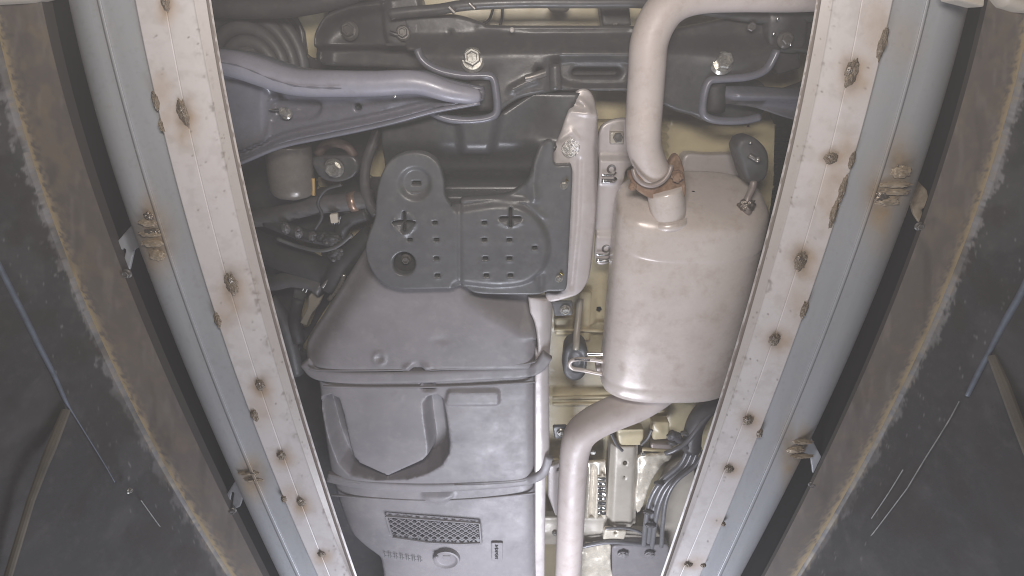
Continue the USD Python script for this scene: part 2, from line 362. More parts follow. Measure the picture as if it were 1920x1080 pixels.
for side, I, H, J, lab, nm in ((-1, L_I, L_H, L_J, 'left', 'edge_beam'), (1, R_I, None, R_J, 'right', 'edge_beam')):
    mir = side > 0
    b = thing('edge_beam', f'long brown steel beam lining the {lab} wall of the pit with a flaking rusty outer edge', 'steel beam', 'steel beams along the pit walls')
    me, c = strip([(J, HB), (I, HB)], VV_, 40, mir, beam_wear(J, I, side, 11+side))
    obj('face', me, 'brown_steel', b, color=c)
    # the inner side, upright: runs up from the inner edge
    pI = P(I(VV_), VV_, HB); hi = pI+[0.0, 0, .20]
    n = len(VV_); i = np.arange(n-1)
    mid = pI+[0.0, 0, .017 if side < 0 else .008]
    F = np.vstack([np.stack([i, i+1, n+i+1], 1), np.stack([i, n+i+1, n+i], 1)])
    if mir: F = F[:, ::-1]
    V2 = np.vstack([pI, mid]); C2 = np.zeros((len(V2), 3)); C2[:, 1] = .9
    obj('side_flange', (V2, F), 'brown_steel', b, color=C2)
    V3 = np.vstack([mid-[side*-.004, 0, 0], hi-[side*-.004, 0, 0]])
    pw = obj('pit_wall', (V3, F), 'gap_shade', None, smooth=True)  # near-black sheet: shade of the gap painted into its colour
    tag(pw, f'added near-black sheet as shade over the upper {lab} pit wall in the gap between the brown beam and the galvanised rail', 'wall')
    # the wall below the beam, down towards the floor, seen outside the rusty edge
    pJ = P(J(VV_), VV_, HB); x = pJ[:, 0]
    zs = np.concatenate([[0], np.linspace(.003, .10, 40), np.linspace(.12, HB+CZ, 60)])
    V4 = np.vstack([pJ+np.array([side*(.0 if k == 0 else .006), 0, -d]) for k, d in enumerate(zs)]); F4 = []
    for k in range(len(zs)-1):
        q = np.stack([k*n+i, (k+1)*n+i+1, k*n+i+1], 1), np.stack([k*n+i, (k+1)*n+i, (k+1)*n+i+1], 1)
        F4 += [a[:, ::-1] if mir else a for a in q]
    xx, yy, zz = V4.T; zc = zz-CZ
    dep = yy*ST+zc*CT; up = dep > .05; dp = np.where(up, dep, 1)
    U4 = np.where(up, 960+FPX*xx/dp, side*4000+960); W4 = np.where(up, 540+FPX*(yy*CT-zc*ST)/dp, 3000.0)
    wm = tag(obj('pit_wall', (V4, np.vstack(F4)), 'pit_wall_paint', None, color=wall_wear(J, 31+side)(U4, W4, (yy, zz))), f'dark grey painted {lab} pit wall below the rusty beam edge with scratches and streaks', 'wall')
    xw = lambda v: float(np.interp(v, VV_, x))+side*.006
    # what is on the wall
    def on_wall(pts, off=.005): return np.array([wall_pt(u, v, xw(min(v, 900))) for u, v in pts])-[side*off, 0, 0]
    if side < 0:
        seam = [(-8, 490, .006), (20, 545, .006), (47, 598, .006), (70, 645, .006), (100, 703, .005), (122, 752, .004), (140, 782, .0018), (192, 866, .0016), (214, 904, .0012)]
        more = [[(258, 938), (290, 982), (333, 1040), (375, 1100)], [(318, 1054), (345, 1092), (362, 1115)]]
        streak = [(126, 770, .006), (98, 840, .007), (84, 875, .006), (60, 940, .005), (18, 1080, .005), (-10, 1180, .005)]
        dots = [(237, 920)]
    else:
        seam = [(1935, 510, .007), (1915, 552, .007), (1890, 595, .007), (1868, 636, .006), (1856, 660, .0055), (1838, 695, .006), (1815, 742, .005)]
        more = [[(1806, 752), (1790, 782), (1768, 818), (1740, 862), (1708, 915)], [(1708, 915), (1670, 965), (1633, 1013), (1600, 1056), (1562, 1105)], [(1700, 880), (1672, 925), (1640, 972)]]
        streak = [(1858, 668, .006), (1880, 722, .007), (1905, 790, .007), (1940, 880, .007)]
        dots = []
    sq = spline(seam, 8); o = obj('cable', sweep(on_wall(sq[:, :2], .001), sq[:, 2]*.62, 10), 'cable_blue', None, smooth=True)
    tag(o, f'pale blue cable run along the dark {lab} pit wall', 'cable', None)
    for q in more: obj('seam', strand(on_wall(q, .006), .0010, 6), 'seam_pale', wm)
    obj('streak', sweep(on_wall([(a, b_) for a, b_, r in streak], -.002), [r for *_, r in streak], 10), 'wall_streak', wm, color=None)
    for u, v in dots:
        obj('bolt', place(bolt_mesh(.011), on_wall([(u, v)])[0], (-side, 0, 0)), 'zinc', wm)
fl = obj('pit_floor', trimesh.creation.box(bounds=[[-1.2, -1.5, -.05], [1.2, 3.0, 0]]), 'pit_floor_concrete'); tag(fl, 'grey concrete floor at the bottom of the pit', 'floor', kind='structure')

# ---------------------------------------------------------------- the two lift rails: white channel welded to a galvanised one
HR = 0.70
L = dict(
 A=Lv((0, 398), (100, 410), (200, 430), (300, 450), (400, 471), (500, 498), (600, 523), (700, 552), (800, 578), (866, 596), (940, 622), (1040, 657), (1080, 671)),
 C=Lv((0, 362), (100, 381), (200, 398), (300, 421), (400, 443), (500, 467), (600, 493), (700, 523), (800, 550), (940, 600), (1080, 655)),
 D=Lv((0, 311), (100, 326), (200, 343), (300, 366), (400, 394), (500, 422), (600, 449), (700, 483), (800, 513), (866, 532), (940, 560), (1080, 622)),
 E=Lv((0, 253), (100, 273), (200, 296), (300, 321), (400, 347), (500, 376), (600, 405), (700, 441), (800, 478), (866, 504), (940, 538), (1040, 579), (1080, 594)),
 F=Lv((0, 187), (100, 208), (200, 233), (300, 262), (400, 293), (500, 328), (600, 361), (700, 399), (800, 436), (866, 462), (940, 494), (1080, 561)),
 G=Lv((0, 135), (100, 155), (200, 178), (300, 208), (400, 240), (500, 276), (600, 316), (700, 354), (800, 392), (866, 418), (940, 455), (1080, 522)))
R = dict(
 A=Lv((0, 1530), (100, 1512), (200, 1495), (300, 1472), (400, 1446), (500, 1420), (600, 1392), (700, 1363), (813, 1327), (913, 1296), (1013, 1262), (1080, 1237)),
 C=Lv((0, 1563), (100, 1546), (200, 1526), (300, 1504), (400, 1478), (500, 1450), (600, 1420), (700, 1390), (813, 1350), (1080, 1255)),
 D=Lv((0, 1616), (100, 1598), (200, 1577), (300, 1553), (400, 1524), (500, 1494), (600, 1462), (700, 1428), (813, 1386), (913, 1345), (1013, 1303), (1080, 1275)),
 E=Lv((0, 1672), (100, 1655), (200, 1629), (300, 1599), (400, 1566), (500, 1538), (600, 1504), (700, 1466), (813, 1423), (913, 1383), (1013, 1340), (1080, 1312)),
 F=Lv((0, 1740), (100, 1716), (200, 1690), (300, 1660), (400, 1627), (500, 1589), (600, 1556), (700, 1515), (813, 1469), (913, 1427), (1013, 1377), (1080, 1349)),
 G=Lv((0, 1812), (100, 1790), (200, 1762), (300, 1732), (400, 1700), (500, 1660), (600, 1622), (700, 1580), (813, 1532), (913, 1484), (1013, 1428), (1080, 1395)))
WELD = {-1: [(344, 211, 22, 50), (435, 532, 24, 50), (488, 721, 19, 26), (528, 853, 18, 22), (565, 940, 17, 22), (603, 1038, 16, 16), (311, 4, 16, 34)],
        1: [(1595, 138, 28, 52), (1557, 296, 26, 22), (1500, 489, 26, 42), (1452, 636, 22, 28), (1402, 788, 20, 24), (1366, 879, 19, 18), (1290, 1058, 18, 12)]}
EDGEW = {-1: [(293, 190, 14, 36), (304, 236, 9, 26), (409, 600, 14, 34), (478, 778, 16, 30), (533, 935, 12, 18)],
         1: [(1653, 82, 16, 62), (1596, 300, 12, 36), (1578, 355, 14, 56), (1562, 400, 14, 62), (1507, 580, 14, 40), (1424, 812, 12, 22), (1356, 982, 9, 9), (1318, 1059, 11, 11)]}
GALVW = {-1: [(280, 405, 18, 18), (288, 435, 34, 18), (293, 460, 30, 14), (472, 884, 26, 9), (476, 897, 24, 9)],
         1: [(1686, 312, 26, 26), (1652, 368, 30, 26), (1670, 350, 40, 9), (1508, 826, 16, 9), (1480, 842, 16, 24), (1500, 853, 34, 7)]}
def rail_wear(side, K, galv=False):
    marks = WELD[side]+EDGEW[side]; gm = GALVW[side]; dirs = .55 if side > 0 else -.2
    r_ = np.random.default_rng(41+side)
    NS = 90; vs = r_.uniform(-60, 1100, NS); ws = np.where(r_.random(NS) < .55, r_.beta(1.4, 5, NS), r_.random(NS)); rr = r_.uniform(.7, 1.9, NS)
    def f(U, V, W):
        rust = np.zeros_like(U); soot = np.zeros_like(U); dust = np.zeros_like(U)
        n = NZ(U, V, .05, 5+side); n2 = NZ(U, V, .16, 8+side)
        if not galv:
            for u, v, a, b in WELD[side]:
                up = 1 if side > 0 else -1                # a rusty run below the bead
                dx, dy = U-u-(.35*a if side > 0 else .1*a), V-v-(b*.05 if side > 0 else b*.35)
                d = np.sqrt((dx/(a*1.15))**2+(dy/(b*.85))**2)
                rust = np.maximum(rust, .74*np.exp(-d**2*1.1)*(.4+1.2*n))
                d2 = np.sqrt(((U-u)/(a*.62))**2+((V-v)/(b*.6))**2)
                soot = np.maximum(soot, .55*np.exp(-d2**3)*(.4+1.1*n2))
            for u, v, a, b in EDGEW[side]:
                d = np.sqrt(((U-u+side*9)/(a*1.9))**2+((V-v+b*.5)/(b*1.2))**2)
                rust = np.maximum(rust, .42*np.exp(-d**2*1.2)*(.5+n))
            C, A = K['C'](V), K['A'](V)
            lane = np.exp(-((U-C)/9.0)**2)
            soot = np.maximum(soot, .55*lane*sm(n2, .56, .70)*sm(n, .42, .6))
            uu = A[:, :1]*0
            for v0, w0, r0 in zip(vs, ws, rr):            # weld spatter
                row = np.argmin(np.abs(V[0]-v0)); u0 = np.interp(w0, [0, 1], [K['A'](v0), K['E'](v0)])
                soot = np.maximum(soot, .8*np.exp(-(((U-u0)/r0)**2+((V-v0)/r0)**2)**1.5))
            dust = .95*sm(side*(C-U), -2, 4)  # greyer strip along the inner edge, mixed in by this channel
            dust = np.clip(dust+.2*sm(n, .52, .66), 0, .8)
        else:
            for u, v, a, b in gm:
                d = np.sqrt(((U-u)/(a*1.0))**2+((V-v-b*.6)/(b*2.0+16))**2)
                rust = np.maximum(rust, .85*np.exp(-d**2*1.1)*(.35+1.2*n))
                d2 = np.sqrt(((U-u)/(a*.8+6))**2+((V-v)/(b*1.2+6))**2); soot = np.maximum(soot, .45*np.exp(-d2**2)*(.3+1.3*n2))
            if side > 0:
                d = np.sqrt(((U-1690)/34)**2+((V-75)/45)**2); rust = np.maximum(rust, .3*np.exp(-d**2)*(.4+n))
            soot = np.maximum(soot, .10*sm(n2, .6, .75))
        return np.stack([np.clip(rust, 0, .95), np.clip(soot, 0, .95), dust], -1)
    return f
VR = np.arange(-260, 1241, 3.0)
def roll(c0, h0, cs, v, side, col):
    """The outer half of the channel rolls up and away like a big round bar, its outline falling on cs."""
    p = P(c0(v), v, h0); y, x0 = p[:, 1], np.abs(p[:, 0]); th = np.radians(np.linspace(0, 86, 30))[:, None]
    want = np.abs(cs(v)-960)/FPX; lo, hi = np.full(len(v), .01), np.full(len(v), .25)
    for _ in range(30):
        r = (lo+hi)/2; q = ((x0+r*np.sin(th))/(y*ST+(h0+r*(1-np.cos(th)))*CT)).max(0); lo = np.where(q < want, r, lo); hi = np.where(q < want, hi, r)
    r = (lo+hi)/2; X = x0+r*np.sin(th); H = h0+r*(1-np.cos(th)); D = y*ST+H*CT
    V = np.stack([side*X, np.broadcast_to(y, X.shape), H+CZ], -1).reshape(-1, 3); U = 960+side*FPX*X/D; W = 540+FPX*(y*CT-H*ST)/D
    m = len(v); i = np.arange(m-1); F = []
    for a in range(len(th)-1):
        q = np.stack([a*m+i, a*m+i+1, (a+1)*m+i+1], 1), np.stack([a*m+i, (a+1)*m+i+1, (a+1)*m+i], 1)
        F += [x[:, ::-1] if side < 0 else x for x in q]
    return (V, np.vstack(F)), col(U, W, 0).reshape(-1, 3)
for side, K, lab in ((-1, L, 'left'), (1, R, 'right')):
    mir = side > 0; t = thing('lift_rail', f'white and galvanised steel rail with rusty spot welds on the {lab} of the car underside', 'lift rail', 'lift rails under the car')
    B = shift(K['A'], -side*0 + side*10); f = rail_wear(side, K)
    cols_flip = lambda c: c if side > 0 else c
    kw = dict(mirror=not mir)
    parts = [strip([(B, HR+.018), (B, HR+.005)], VR, 2, col=f, **kw),
             strip([(B, HR+.005), (shift(K['C'], -side*2), HR)], VR, 8, col=f, **kw),
             strip([(shift(K['C'], -side*2), HR), (shift(K['D'], -side*1.6), HR)], VR, 14, col=f, **kw),
             strip([(shift(K['D'], -side*1.6), HR), (K['D'], HR+.0011), (shift(K['D'], side*1.6), HR)], VR, 1, col=f, **kw),
             strip([(shift(K['D'], side*1.6), HR), (shift(K['E'], -side*1.2), HR), (K['E'], HR+.0006)], VR, 12, col=f, **kw),
             strip([(K['E'], HR+.0006), (shift(K['E'], -side*.5), HR+.02)], VR, 1, col=f, **kw)]
    me, c = join(parts); ch = obj('white_channel', me, 'white_steel', t, color=c)
    # inner lip: a vertical web rising behind the inner edge
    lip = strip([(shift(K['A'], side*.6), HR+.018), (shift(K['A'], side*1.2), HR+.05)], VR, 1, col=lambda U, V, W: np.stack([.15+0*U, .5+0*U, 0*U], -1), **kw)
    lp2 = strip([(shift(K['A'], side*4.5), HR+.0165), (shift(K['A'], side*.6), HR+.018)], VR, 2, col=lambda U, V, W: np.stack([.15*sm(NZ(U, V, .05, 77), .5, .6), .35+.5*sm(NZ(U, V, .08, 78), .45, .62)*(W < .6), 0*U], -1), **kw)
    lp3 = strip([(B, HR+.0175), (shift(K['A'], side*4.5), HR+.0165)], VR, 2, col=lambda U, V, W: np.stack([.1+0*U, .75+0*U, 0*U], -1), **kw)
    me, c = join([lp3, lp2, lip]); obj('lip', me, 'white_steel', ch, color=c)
    g = rail_wear(side, K, True); E2 = shift(K['E'], -side*3); Fm = K['F']
    mixc = lambda w: (lambda v: K['F'](v)*(1-w)+K['G'](v)*w)
    parts = [strip([(E2, HR+.007), (shift(Fm, -side*4), HR+.004)], VR, 16, col=g, **kw),
             strip([(shift(Fm, -side*4), HR+.004), (shift(Fm, -side*2), HR+.0015), (shift(Fm, side*2), HR+.0012), (shift(Fm, side*4.5), HR+.0055)], VR, 3, col=g, smoothx=True, **kw),
             strip([(shift(Fm, side*4.5), HR+.0055), (mixc(.40), HR+.0052)], VR, 8, col=g, **kw),
             roll(mixc(.40), HR+.0052, shift(K['G'], side*5), VR, side, g)]
    me, c = join(parts); gc = obj('galvanised_channel', me, 'galvanised', t, color=c)
    k = 0
    for lst, par, hh, mm, dd in ((WELD[side], ch, HR+.0008, 'weld_rust', .0042), (EDGEW[side], ch, HR+.001, 'weld_rust', .0045), (GALVW[side], gc, HR+.006, 'weld_light', .005)):
        for u, v, a, b in lst:
            k += 1; obj('weld', blob(u, v, hh+(.004 if par is gc and abs(u-float(K['F'](v))) > 18 else 0), a*.92, b*.92, dd, k+(50 if mir else 0), .5), mm if k % 3 or par is gc else 'weld_rust', par, smooth=True)
            if par is ch and lst is WELD[side]:
                obj('weld', blob(u-a*.08, v-b*.12, hh-.0025, a*.34, b*.26, .0028, k+90, .6), 'weld_light', par, smooth=True)
    for q, (u, v, a, b) in enumerate([(278, 418, 34, 14), (284, 438, 42, 12), (288, 456, 40, 14), (296, 478, 30, 20), (468, 886, 40, 9), (476, 899, 36, 9)] if side < 0 else
                               [(1690, 322, 34, 22), (1678, 346, 62, 11), (1676, 360, 56, 12), (1662, 377, 46, 16), (1505, 828, 36, 10), (1490, 843, 30, 14), (1503, 855, 40, 8)]):
        obj('weld_bead', blob(u, v, HR+.0055, a, b, .0045, q+120+side, .55), 'burnt_tan', gc, True)
    def bracket(pl, hh, sl, res=5, slots=(), mm='galvanised'):
        q = rounded(pl, 2.5)
        for s in slots: q = q.difference(s)
        return obj('bracket', sheet(q, hh, res=res, rim=.004, bev=1.5, bevh=.0008), mm, gc, 30)
    hb = lambda u, v: HR+.012+.042*np.clip((np.abs(u-960)-np.abs((K['F'](v)+K['G'](v))/2-960))/45, 0, 1)
    if side < 0:
        bracket([(244, 425), (268, 412), (282, 424), (280, 452), (250, 470), (240, 515), (222, 512), (205, 470)], hb, 0, slots=[LineString([(228, 488), (232, 470)]).buffer(4)])
        bracket([(452, 884), (486, 884), (490, 898), (463, 906), (450, 950), (432, 958), (420, 935)], hb, 0, slots=[LineString([(433, 945), (436, 925)]).buffer(2.6)])
        for u, v in ((237, 513), (436, 957)): obj('bolt', place(bolt_mesh(.016), P(u, v, HR+.045), (.2, 0, -1)), 'dull_zinc', gc, 30)
    else:
        bracket([(1650, 336), (1712, 330), (1738, 356), (1744, 385), (1728, 424), (1714, 402), (1706, 372), (1650, 368)], hb, 0, slots=[Point(1733, 395).buffer(4.5)], mm='burnt_tan')
        bracket([(1488, 822), (1520, 818), (1545, 866), (1538, 900), (1527, 905), (1520, 852), (1488, 856)], hb, 0, slots=[LineString([(1535, 872), (1534, 884)]).buffer(2)])
        for u, v in ((1724, 424), (1522, 908)): obj('bolt', place(bolt_mesh(.014), P(u, v, HR+.045), (-.2, 0, -1)), 'dull_zinc', gc, 30)

# the cream cross beam at the near end of the pit
cb = thing('cross_beam', 'cream painted beam crossing both pit edges at the top corners', 'beam')
xb = P(960, 0, 0.80)
for k, (pl, hh) in enumerate((([(-180, -60), (84, -60), (76, -5), (40, 4), (-180, 16)], .72), ([(1868, -60), (2080, -60), (2080, 32), (1925, 22), (1892, 12), (1876, -8), (1868, -14)], .72))):
    obj('end_piece', sheet(Polygon(pl), hh, res=9, rim=.015, bev=14, bevh=.014), 'beam_cream', cb, True)
obj('foot_plate', sheet(Polygon([(1786, -40), (1850, -40), (1846, 13), (1794, 0)]), .66, res=6, rim=.02, bev=2), 'beam_cream', cb)

# ---------------------------------------------------------------- the car
car = thing('car', 'underside of a car with beige floor, grey fuel tank cover and black rear axle frame', 'car')
def inset(poly, w):
    """0 outside, rising to 1 at w pixels inside the outline."""
    p = poly if hasattr(poly, 'geom_type') else Polygon(poly); p = p.buffer(0); b = shapely.boundary(p); shapely.prepare(p)
    x0, y0, x1, y1 = p.bounds
    def f(u, v):
        o = np.zeros(len(u)); k = (u > x0) & (u < x1) & (v > y0) & (v < y1)
        if k.any():
            q = shapely.points(u[k], v[k]); o[k] = np.where(shapely.contains_xy(p, u[k], v[k]), sm(shapely.distance(b, q), 0, w), 0)
        return o
    return f
def near(pts, w):
    ls = LineString(pts)
    return lambda u, v: np.exp(-(shapely.distance(ls, shapely.points(np.column_stack([u, v])))/w)**2)
def gauss(u0, v0, a, b): return lambda u, v: np.exp(-((u-u0)/a)**2-((v-v0)/b)**2)
def around(poly, step=2.2, w=14):
    """Extra mesh points close to an outline, so that a pressed edge comes out crisp."""
    p = (poly if hasattr(poly, 'geom_type') else Polygon(poly)).buffer(0); out = []
    for d in np.linspace(1, -w, 7):
        q = p.buffer(d)
        for g in getattr(q, 'geoms', [q]):
            if not g.is_empty: out.append(dens(g.exterior, step*2.2))
    return np.vstack(out)
def box(u0, v0, u1, v1): return Polygon([(u0, v0), (u1, v0), (u1, v1), (u0, v1)])
sp = lambda *pts, step=8: spline(pts, step, True)

# floor pan
def pan_dz(u, v):
    z = .010*sm(v, 607, 616)-.010*sm(v, 735, 741)+.008*sm(v, 748, 757)-.02*sm(v, 214, 226)*sm(u, 1240, 1250)
    z = z+.006*near([(1030, 745), (1300, 745)], 3)(u, v)-.012*sm(u, 1083, 1088)*(1-sm(u, 1110, 1116))*sm(v, 545, 560)*(1-sm(v, 625, 640))
    z = z+.015*sm(v, 225, 232)*(1-sm(v, 246, 250))*(u < 1200)-.008*near([(1040, 860), (1150, 860)], 4)(u, v)+.01*sm(v, 845, 850)
    return z
pan = obj('floor_pan', sheet(box(330, -120, 1600, 1200).difference(Point(1123, 580).buffer(6)).difference(Point(1396, 234).buffer(3)), 1.14, pan_dz, res=9, rim=.004, bev=0), 'beige_paint', car, label='beige painted floor sheet showing between the parts')
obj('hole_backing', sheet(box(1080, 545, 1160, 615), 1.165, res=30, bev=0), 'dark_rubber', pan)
# dark sheets added for the deep shade at left and right
holes = [Polygon(p) for p in ([(548, 25), (618, 4), (604, 40), (592, 75), (590, 112), (572, 105), (566, 60)], [(644, 466), (656, 420), (712, 400), (704, 430), (680, 447), (658, 466)], [(524, 436), (560, 445), (592, 460), (600, 484), (594, 484), (560, 466)],
                            [(688, 270), (722, 240), (722, 335), (690, 335)], [(590, 335), (630, 335), (640, 352), (592, 356)], [(560, 548), (610, 536), (575, 620), (562, 625)])]
side = Polygon([(330, -120), (722, -120), (722, 420), (700, 432), (560, 660), (640, 700), (760, 1000), (780, 1200), (330, 1200)])
for q in holes: side = side.difference(q)
obj('shade_sheet', sheet(side, 1.12, lambda u, v: .02*NZ(u, v, .02, 3), res=12, rim=.012, bev=4), 'black_steel', car, label='dark sheet added for the deep shade left of the tank')
obj('shade_sheet', sheet(Polygon([(1450, 175), (1600, 120), (1600, 900), (1430, 900), (1436, 420), (1446, 340)]), 1.12, None, res=12, bev=4), 'black_steel', car, label='dark sheet added for the shade behind the muffler')

# rear axle frame (crossmember)
fr = Polygon(sp((752, -30), (800, 22), (850, 26), (880, 33), (905, 42), (940, 47), (1180, 48), (1225, 53), (1262, 53), (1320, 43), (1372, 31), (1440, 8), (1560, -20), (1560, 95), (1456, 93), (1446, 112), (1432, 134), (1400, 147), (1345, 150), (1328, 152), (1318, 180), (1316, 222), (1292, 214), (1256, 204), (1214, 184), (1180, 171), (1060, 171), (1012, 174), (970, 184), (940, 205), (932, 222), (926, 190), (922, 147), (870, 143), (826, 135), (800, 118), (786, 96), (760, 84)))
slot = LineString([(1081, 135), (1157, 135)]).buffer(8)
fr2 = fr.difference(slot).difference(Point(1010, 132).buffer(6.5)).difference(Point(845, 62).buffer(0.1))
def fr_dz(u, v):
    z = -.030*sm(v, 60, 104)+.014*sm(v, 104, 116)*sm(u, 1015, 1050)*(1-sm(u, 1190, 1230))
    z = z+.012*inset(sp((1045, 112), (1190, 112), (1190, 160), (1060, 160)), 8)(u, v)
    z = z-.012*gauss(880, 108, 50, 26)(u, v)-.012*gauss(1350, 115, 54, 26)(u, v)+.03*sm(-v, -170, 0)*0
    z = z+.004*near([(900, 52), (1000, 62), (1180, 60)], 8)(u, v)
    z = z-.006*near([(1050, 98), (1185, 98)], 4)(u, v)-.010*near([(1005, 146), (985, 152), (960, 165)], 6)(u, v)
    z = z+.03*sm(np.hypot((u-1290)/70, (v-180)/60), 1, .3)*0
    return z+.002*NZ(u, v, .03, 12)
frm = obj('axle_frame', sheet(fr2, 1.005, fr_dz, res=5.5, rim=.05, bev=7, bevh=.010, extra=around(slot.buffer(6), 2, 10)), 'black_steel', car, smooth=True, label='black pressed steel rear axle frame across the top')
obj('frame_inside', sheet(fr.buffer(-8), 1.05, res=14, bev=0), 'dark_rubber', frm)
# bushing lips: bright rolled edges of the two arm pockets
for pts, w in (([(782, 92), (790, 110), (806, 124), (832, 135), (872, 142), (908, 142), (924, 146), (930, 170), (932, 205), (922, 219), (890, 225), (850, 224), (824, 217), (808, 209)], 15),
               ([(1456, 94), (1448, 112), (1434, 132), (1402, 144), (1350, 148), (1330, 152), (1321, 172), (1317, 205), (1324, 219), (1350, 226), (1392, 226), (1424, 220)], 14)):
    obj('pocket_lip', tube([(u, v, .972) for u, v in pts], w, 12, 5, flat=1.5), 'arm_steel', frm, smooth=True)
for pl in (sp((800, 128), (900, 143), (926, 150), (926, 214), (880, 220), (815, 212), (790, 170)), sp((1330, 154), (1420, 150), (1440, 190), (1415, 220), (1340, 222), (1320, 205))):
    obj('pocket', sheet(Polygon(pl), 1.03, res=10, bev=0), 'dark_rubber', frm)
obj('bushing', tube([(902, 150, .995), (906, 205, .995)], 46, 20), 'dark_rubber', frm, smooth=True)
obj('bushing', tube([(1340, 156, .995), (1338, 210, .995)], 40, 20), 'dark_rubber', frm, smooth=True)
bolt(886, 113, .972, 46, 'zinc', frm, axis=(.02, -.30, -1), hd=.021, label='bright flanged hexagon bolt on the left of the axle frame')
bolt(1353, 118, .972, 44, 'zinc', frm, axis=(-.05, -.30, -1), hd=.021, label='bright flanged hexagon bolt on the right of the axle frame')
obj('sleeve', tube([(985, 148, .972), (1003, 143, .972), (1022, 136, .975)], 14, 12), 'dull_zinc', frm)
obj('cable_sleeve', tube([(1040, 120, .975), (1042, 168, .975)], 22, 14), 'black_steel', frm, smooth=True)
for u, v, w in ((1408, 50, 16), (960, 56, 10)): bolt(u, v, .985, w, 'dull_zinc', frm, flange=False)

# sway bar across the top with its clamps
obj('sway_bar', tube([(370, 12, 1.0), (470, 16, 1.0), (560, 12, 1.0), (640, -6, 1.0), (700, -30, 1.0)], 34, 18), 'black_steel', car, smooth=True, label='dark bar crossing the top left corner')
obj('sway_bar', tube([(730, 27, .985), (770, 22, .985), (820, 18, .985), (880, 9, .98), (980, 5, .98), (1100, 5, .98), (1200, 5, .98), (1290, 14, .985), (1350, 23, .99), (1400, 30, .99), (1450, 34, .99), (1530, 30, .99)], 19, 16), 'black_steel', car, smooth=True, label='thin dark sway bar running above the axle frame')
for u, v, w in ((848, 19, 9), (886, 12, 7)): obj('clip', tube([(u-6, v-6, .972), (u+5, v+5, .972)], w, 10), 'dull_zinc', car)
tw = Polygon(sp((600, 122), (594, 90), (597, 55), (620, 24), (668, 8), (720, 2), (786, -8), (790, 60), (787, 92), (797, 132), (700, 128)))
def tw_dz(u, v): return .03*sm(v, 85, 96)-.014*inset(sp((724, -6), (788, -10), (788, 82), (726, 82)), 6)(u, v)+.02*gauss(655, 58, 42, 34)(u, v)-.022*near([(597, 115), (595, 70), (614, 34), (660, 16), (720, 8)], 11)(u, v)
spb = obj('spring_bracket', sheet(tw, 1.02, tw_dz, res=5, rim=.03, bev=6, bevh=.008), 'black_steel', car, smooth=True, label='black bracket left of the axle frame with rusty bolts')
bolt(656, 58, 1.022, 34, 'dull_zinc', spb, axis=(-.1, -.2, -1)); bolt(756, 62, 1.0, 28, 'dull_zinc', spb, axis=(0, -.2, -1))
obj('clip', tube([(731, 60, .995), (745, 65, .995)], 7, 10), 'bright_metal', spb)
obj('edge_plate', tube([(724, 84, .995), (790, 82, .995)], 6, 8), 'black_steel', spb)
rb = obj('clamp_bracket', sheet(Polygon(sp((1446, 10), (1506, 8), (1506, 92), (1452, 92), (1440, 60))), .985, lambda u, v: -.012*gauss(1470, 40, 30, 30)(u, v), res=6, rim=.03, bev=5), 'black_steel', car, smooth=True)
bolt(1472, 75, .975, 30, 'dull_zinc', rb, axis=(0, -.2, -1)); 
for u, v in ((1458, 35), (1451, 63), (1482, 83)): obj('clip', place(trimesh.creation.icosphere(2, .003), P(u, v, .962)), 'bright_metal', rb)
obj('frame_foot', sheet(Polygon([(1446, 97), (1500, 96), (1502, 128), (1462, 140), (1446, 122)]), 1.0, res=8), 'black_steel', frm)

# coil spring, seen from below in the top left corner
cs = obj('spring_seat', place(lathe([(0, 0), (.125, 0), (.125, .02), (.10, .05), (0, .05)], 48), P(462, 120, 1.13), (0, 0, -1)), 'dark_rubber', car, smooth=True)
for k, (r_, hh) in enumerate(((.108, 1.075), (.085, 1.05), (.062, 1.025), (.040, 1.00))):
    a = np.linspace(-math.pi*1.1, math.pi*.1, 50); c = P(462+k*3, 118+2*k, hh)
    obj('coil', sweep(np.column_stack([c[0]+r_*np.cos(a), c[1]+r_*np.sin(a)*.98, np.full(50, c[2])]), .0115, 14), 'rubber', cs, smooth=True, label='dark ring of the spring in the top left corner' if k == 0 else None)
obj('spring_rim', strand([P(u, v, 1.11) for u, v in ((545, 25), (560, 45), (567, 70), (566, 98))], .003), 'hose_grey', cs)
obj('spring_foot', blob(470, 100, 1.0, 60, 26, .012, 5, .5), 'hose_grey', cs, smooth=True)

# lower arms
topc = curve((380, 88), (412, 94), (440, 97), (480, 108), (520, 122), (560, 132), (620, 135), (700, 136), (780, 134), (840, 152), (907, 166))
botc = curve((380, 330), (455, 302), (530, 272), (600, 257), (660, 245), (740, 227), (820, 206), (870, 197), (907, 190))
uu = np.linspace(385, 905, 70)
armp = Polygon(np.vstack([np.column_stack([uu, topc(uu)]), [[908, 178]], np.column_stack([uu, botc(uu)])[::-1]])).difference(Point(661, 205).buffer(6.5))
def arm_dz(u, v):
    t = v-topc(u); b = botc(u)-v; k = 1-sm(u, 780, 880)*.75
    z = .034-.034*np.exp(-((t-30)/21)**2)*k-.008*sm(u, 760, 860)
    z = z+.0035*np.exp(-((t-31-2.5*np.sin(u/17))/2.2)**2)*k*(u < 800)
    z = z-.010*np.exp(-((b-4)/5.0)**2)+.006*np.exp(-((b-14)/6.0)**2)
    z = z+.012*inset(sp((492, 190), (580, 186), (592, 210), (570, 232), (500, 234), (486, 212)), 9)(u, v)*(b > 14)
    z = z-.012*sm(u, 492, 478)*sm(t, 50, 66)*(b > 18)-.006*gauss(663, 190, 14, 9)(u, v)
    return z+.003*NZ(u, v, .06, 21)
arm = obj('lower_arm', sheet(armp, .925, arm_dz, res=5, rim=.02, bev=4, bevh=.006), 'arm_steel', car, smooth=True, label='grey curved left lower arm with bluish light painted on its ridge')
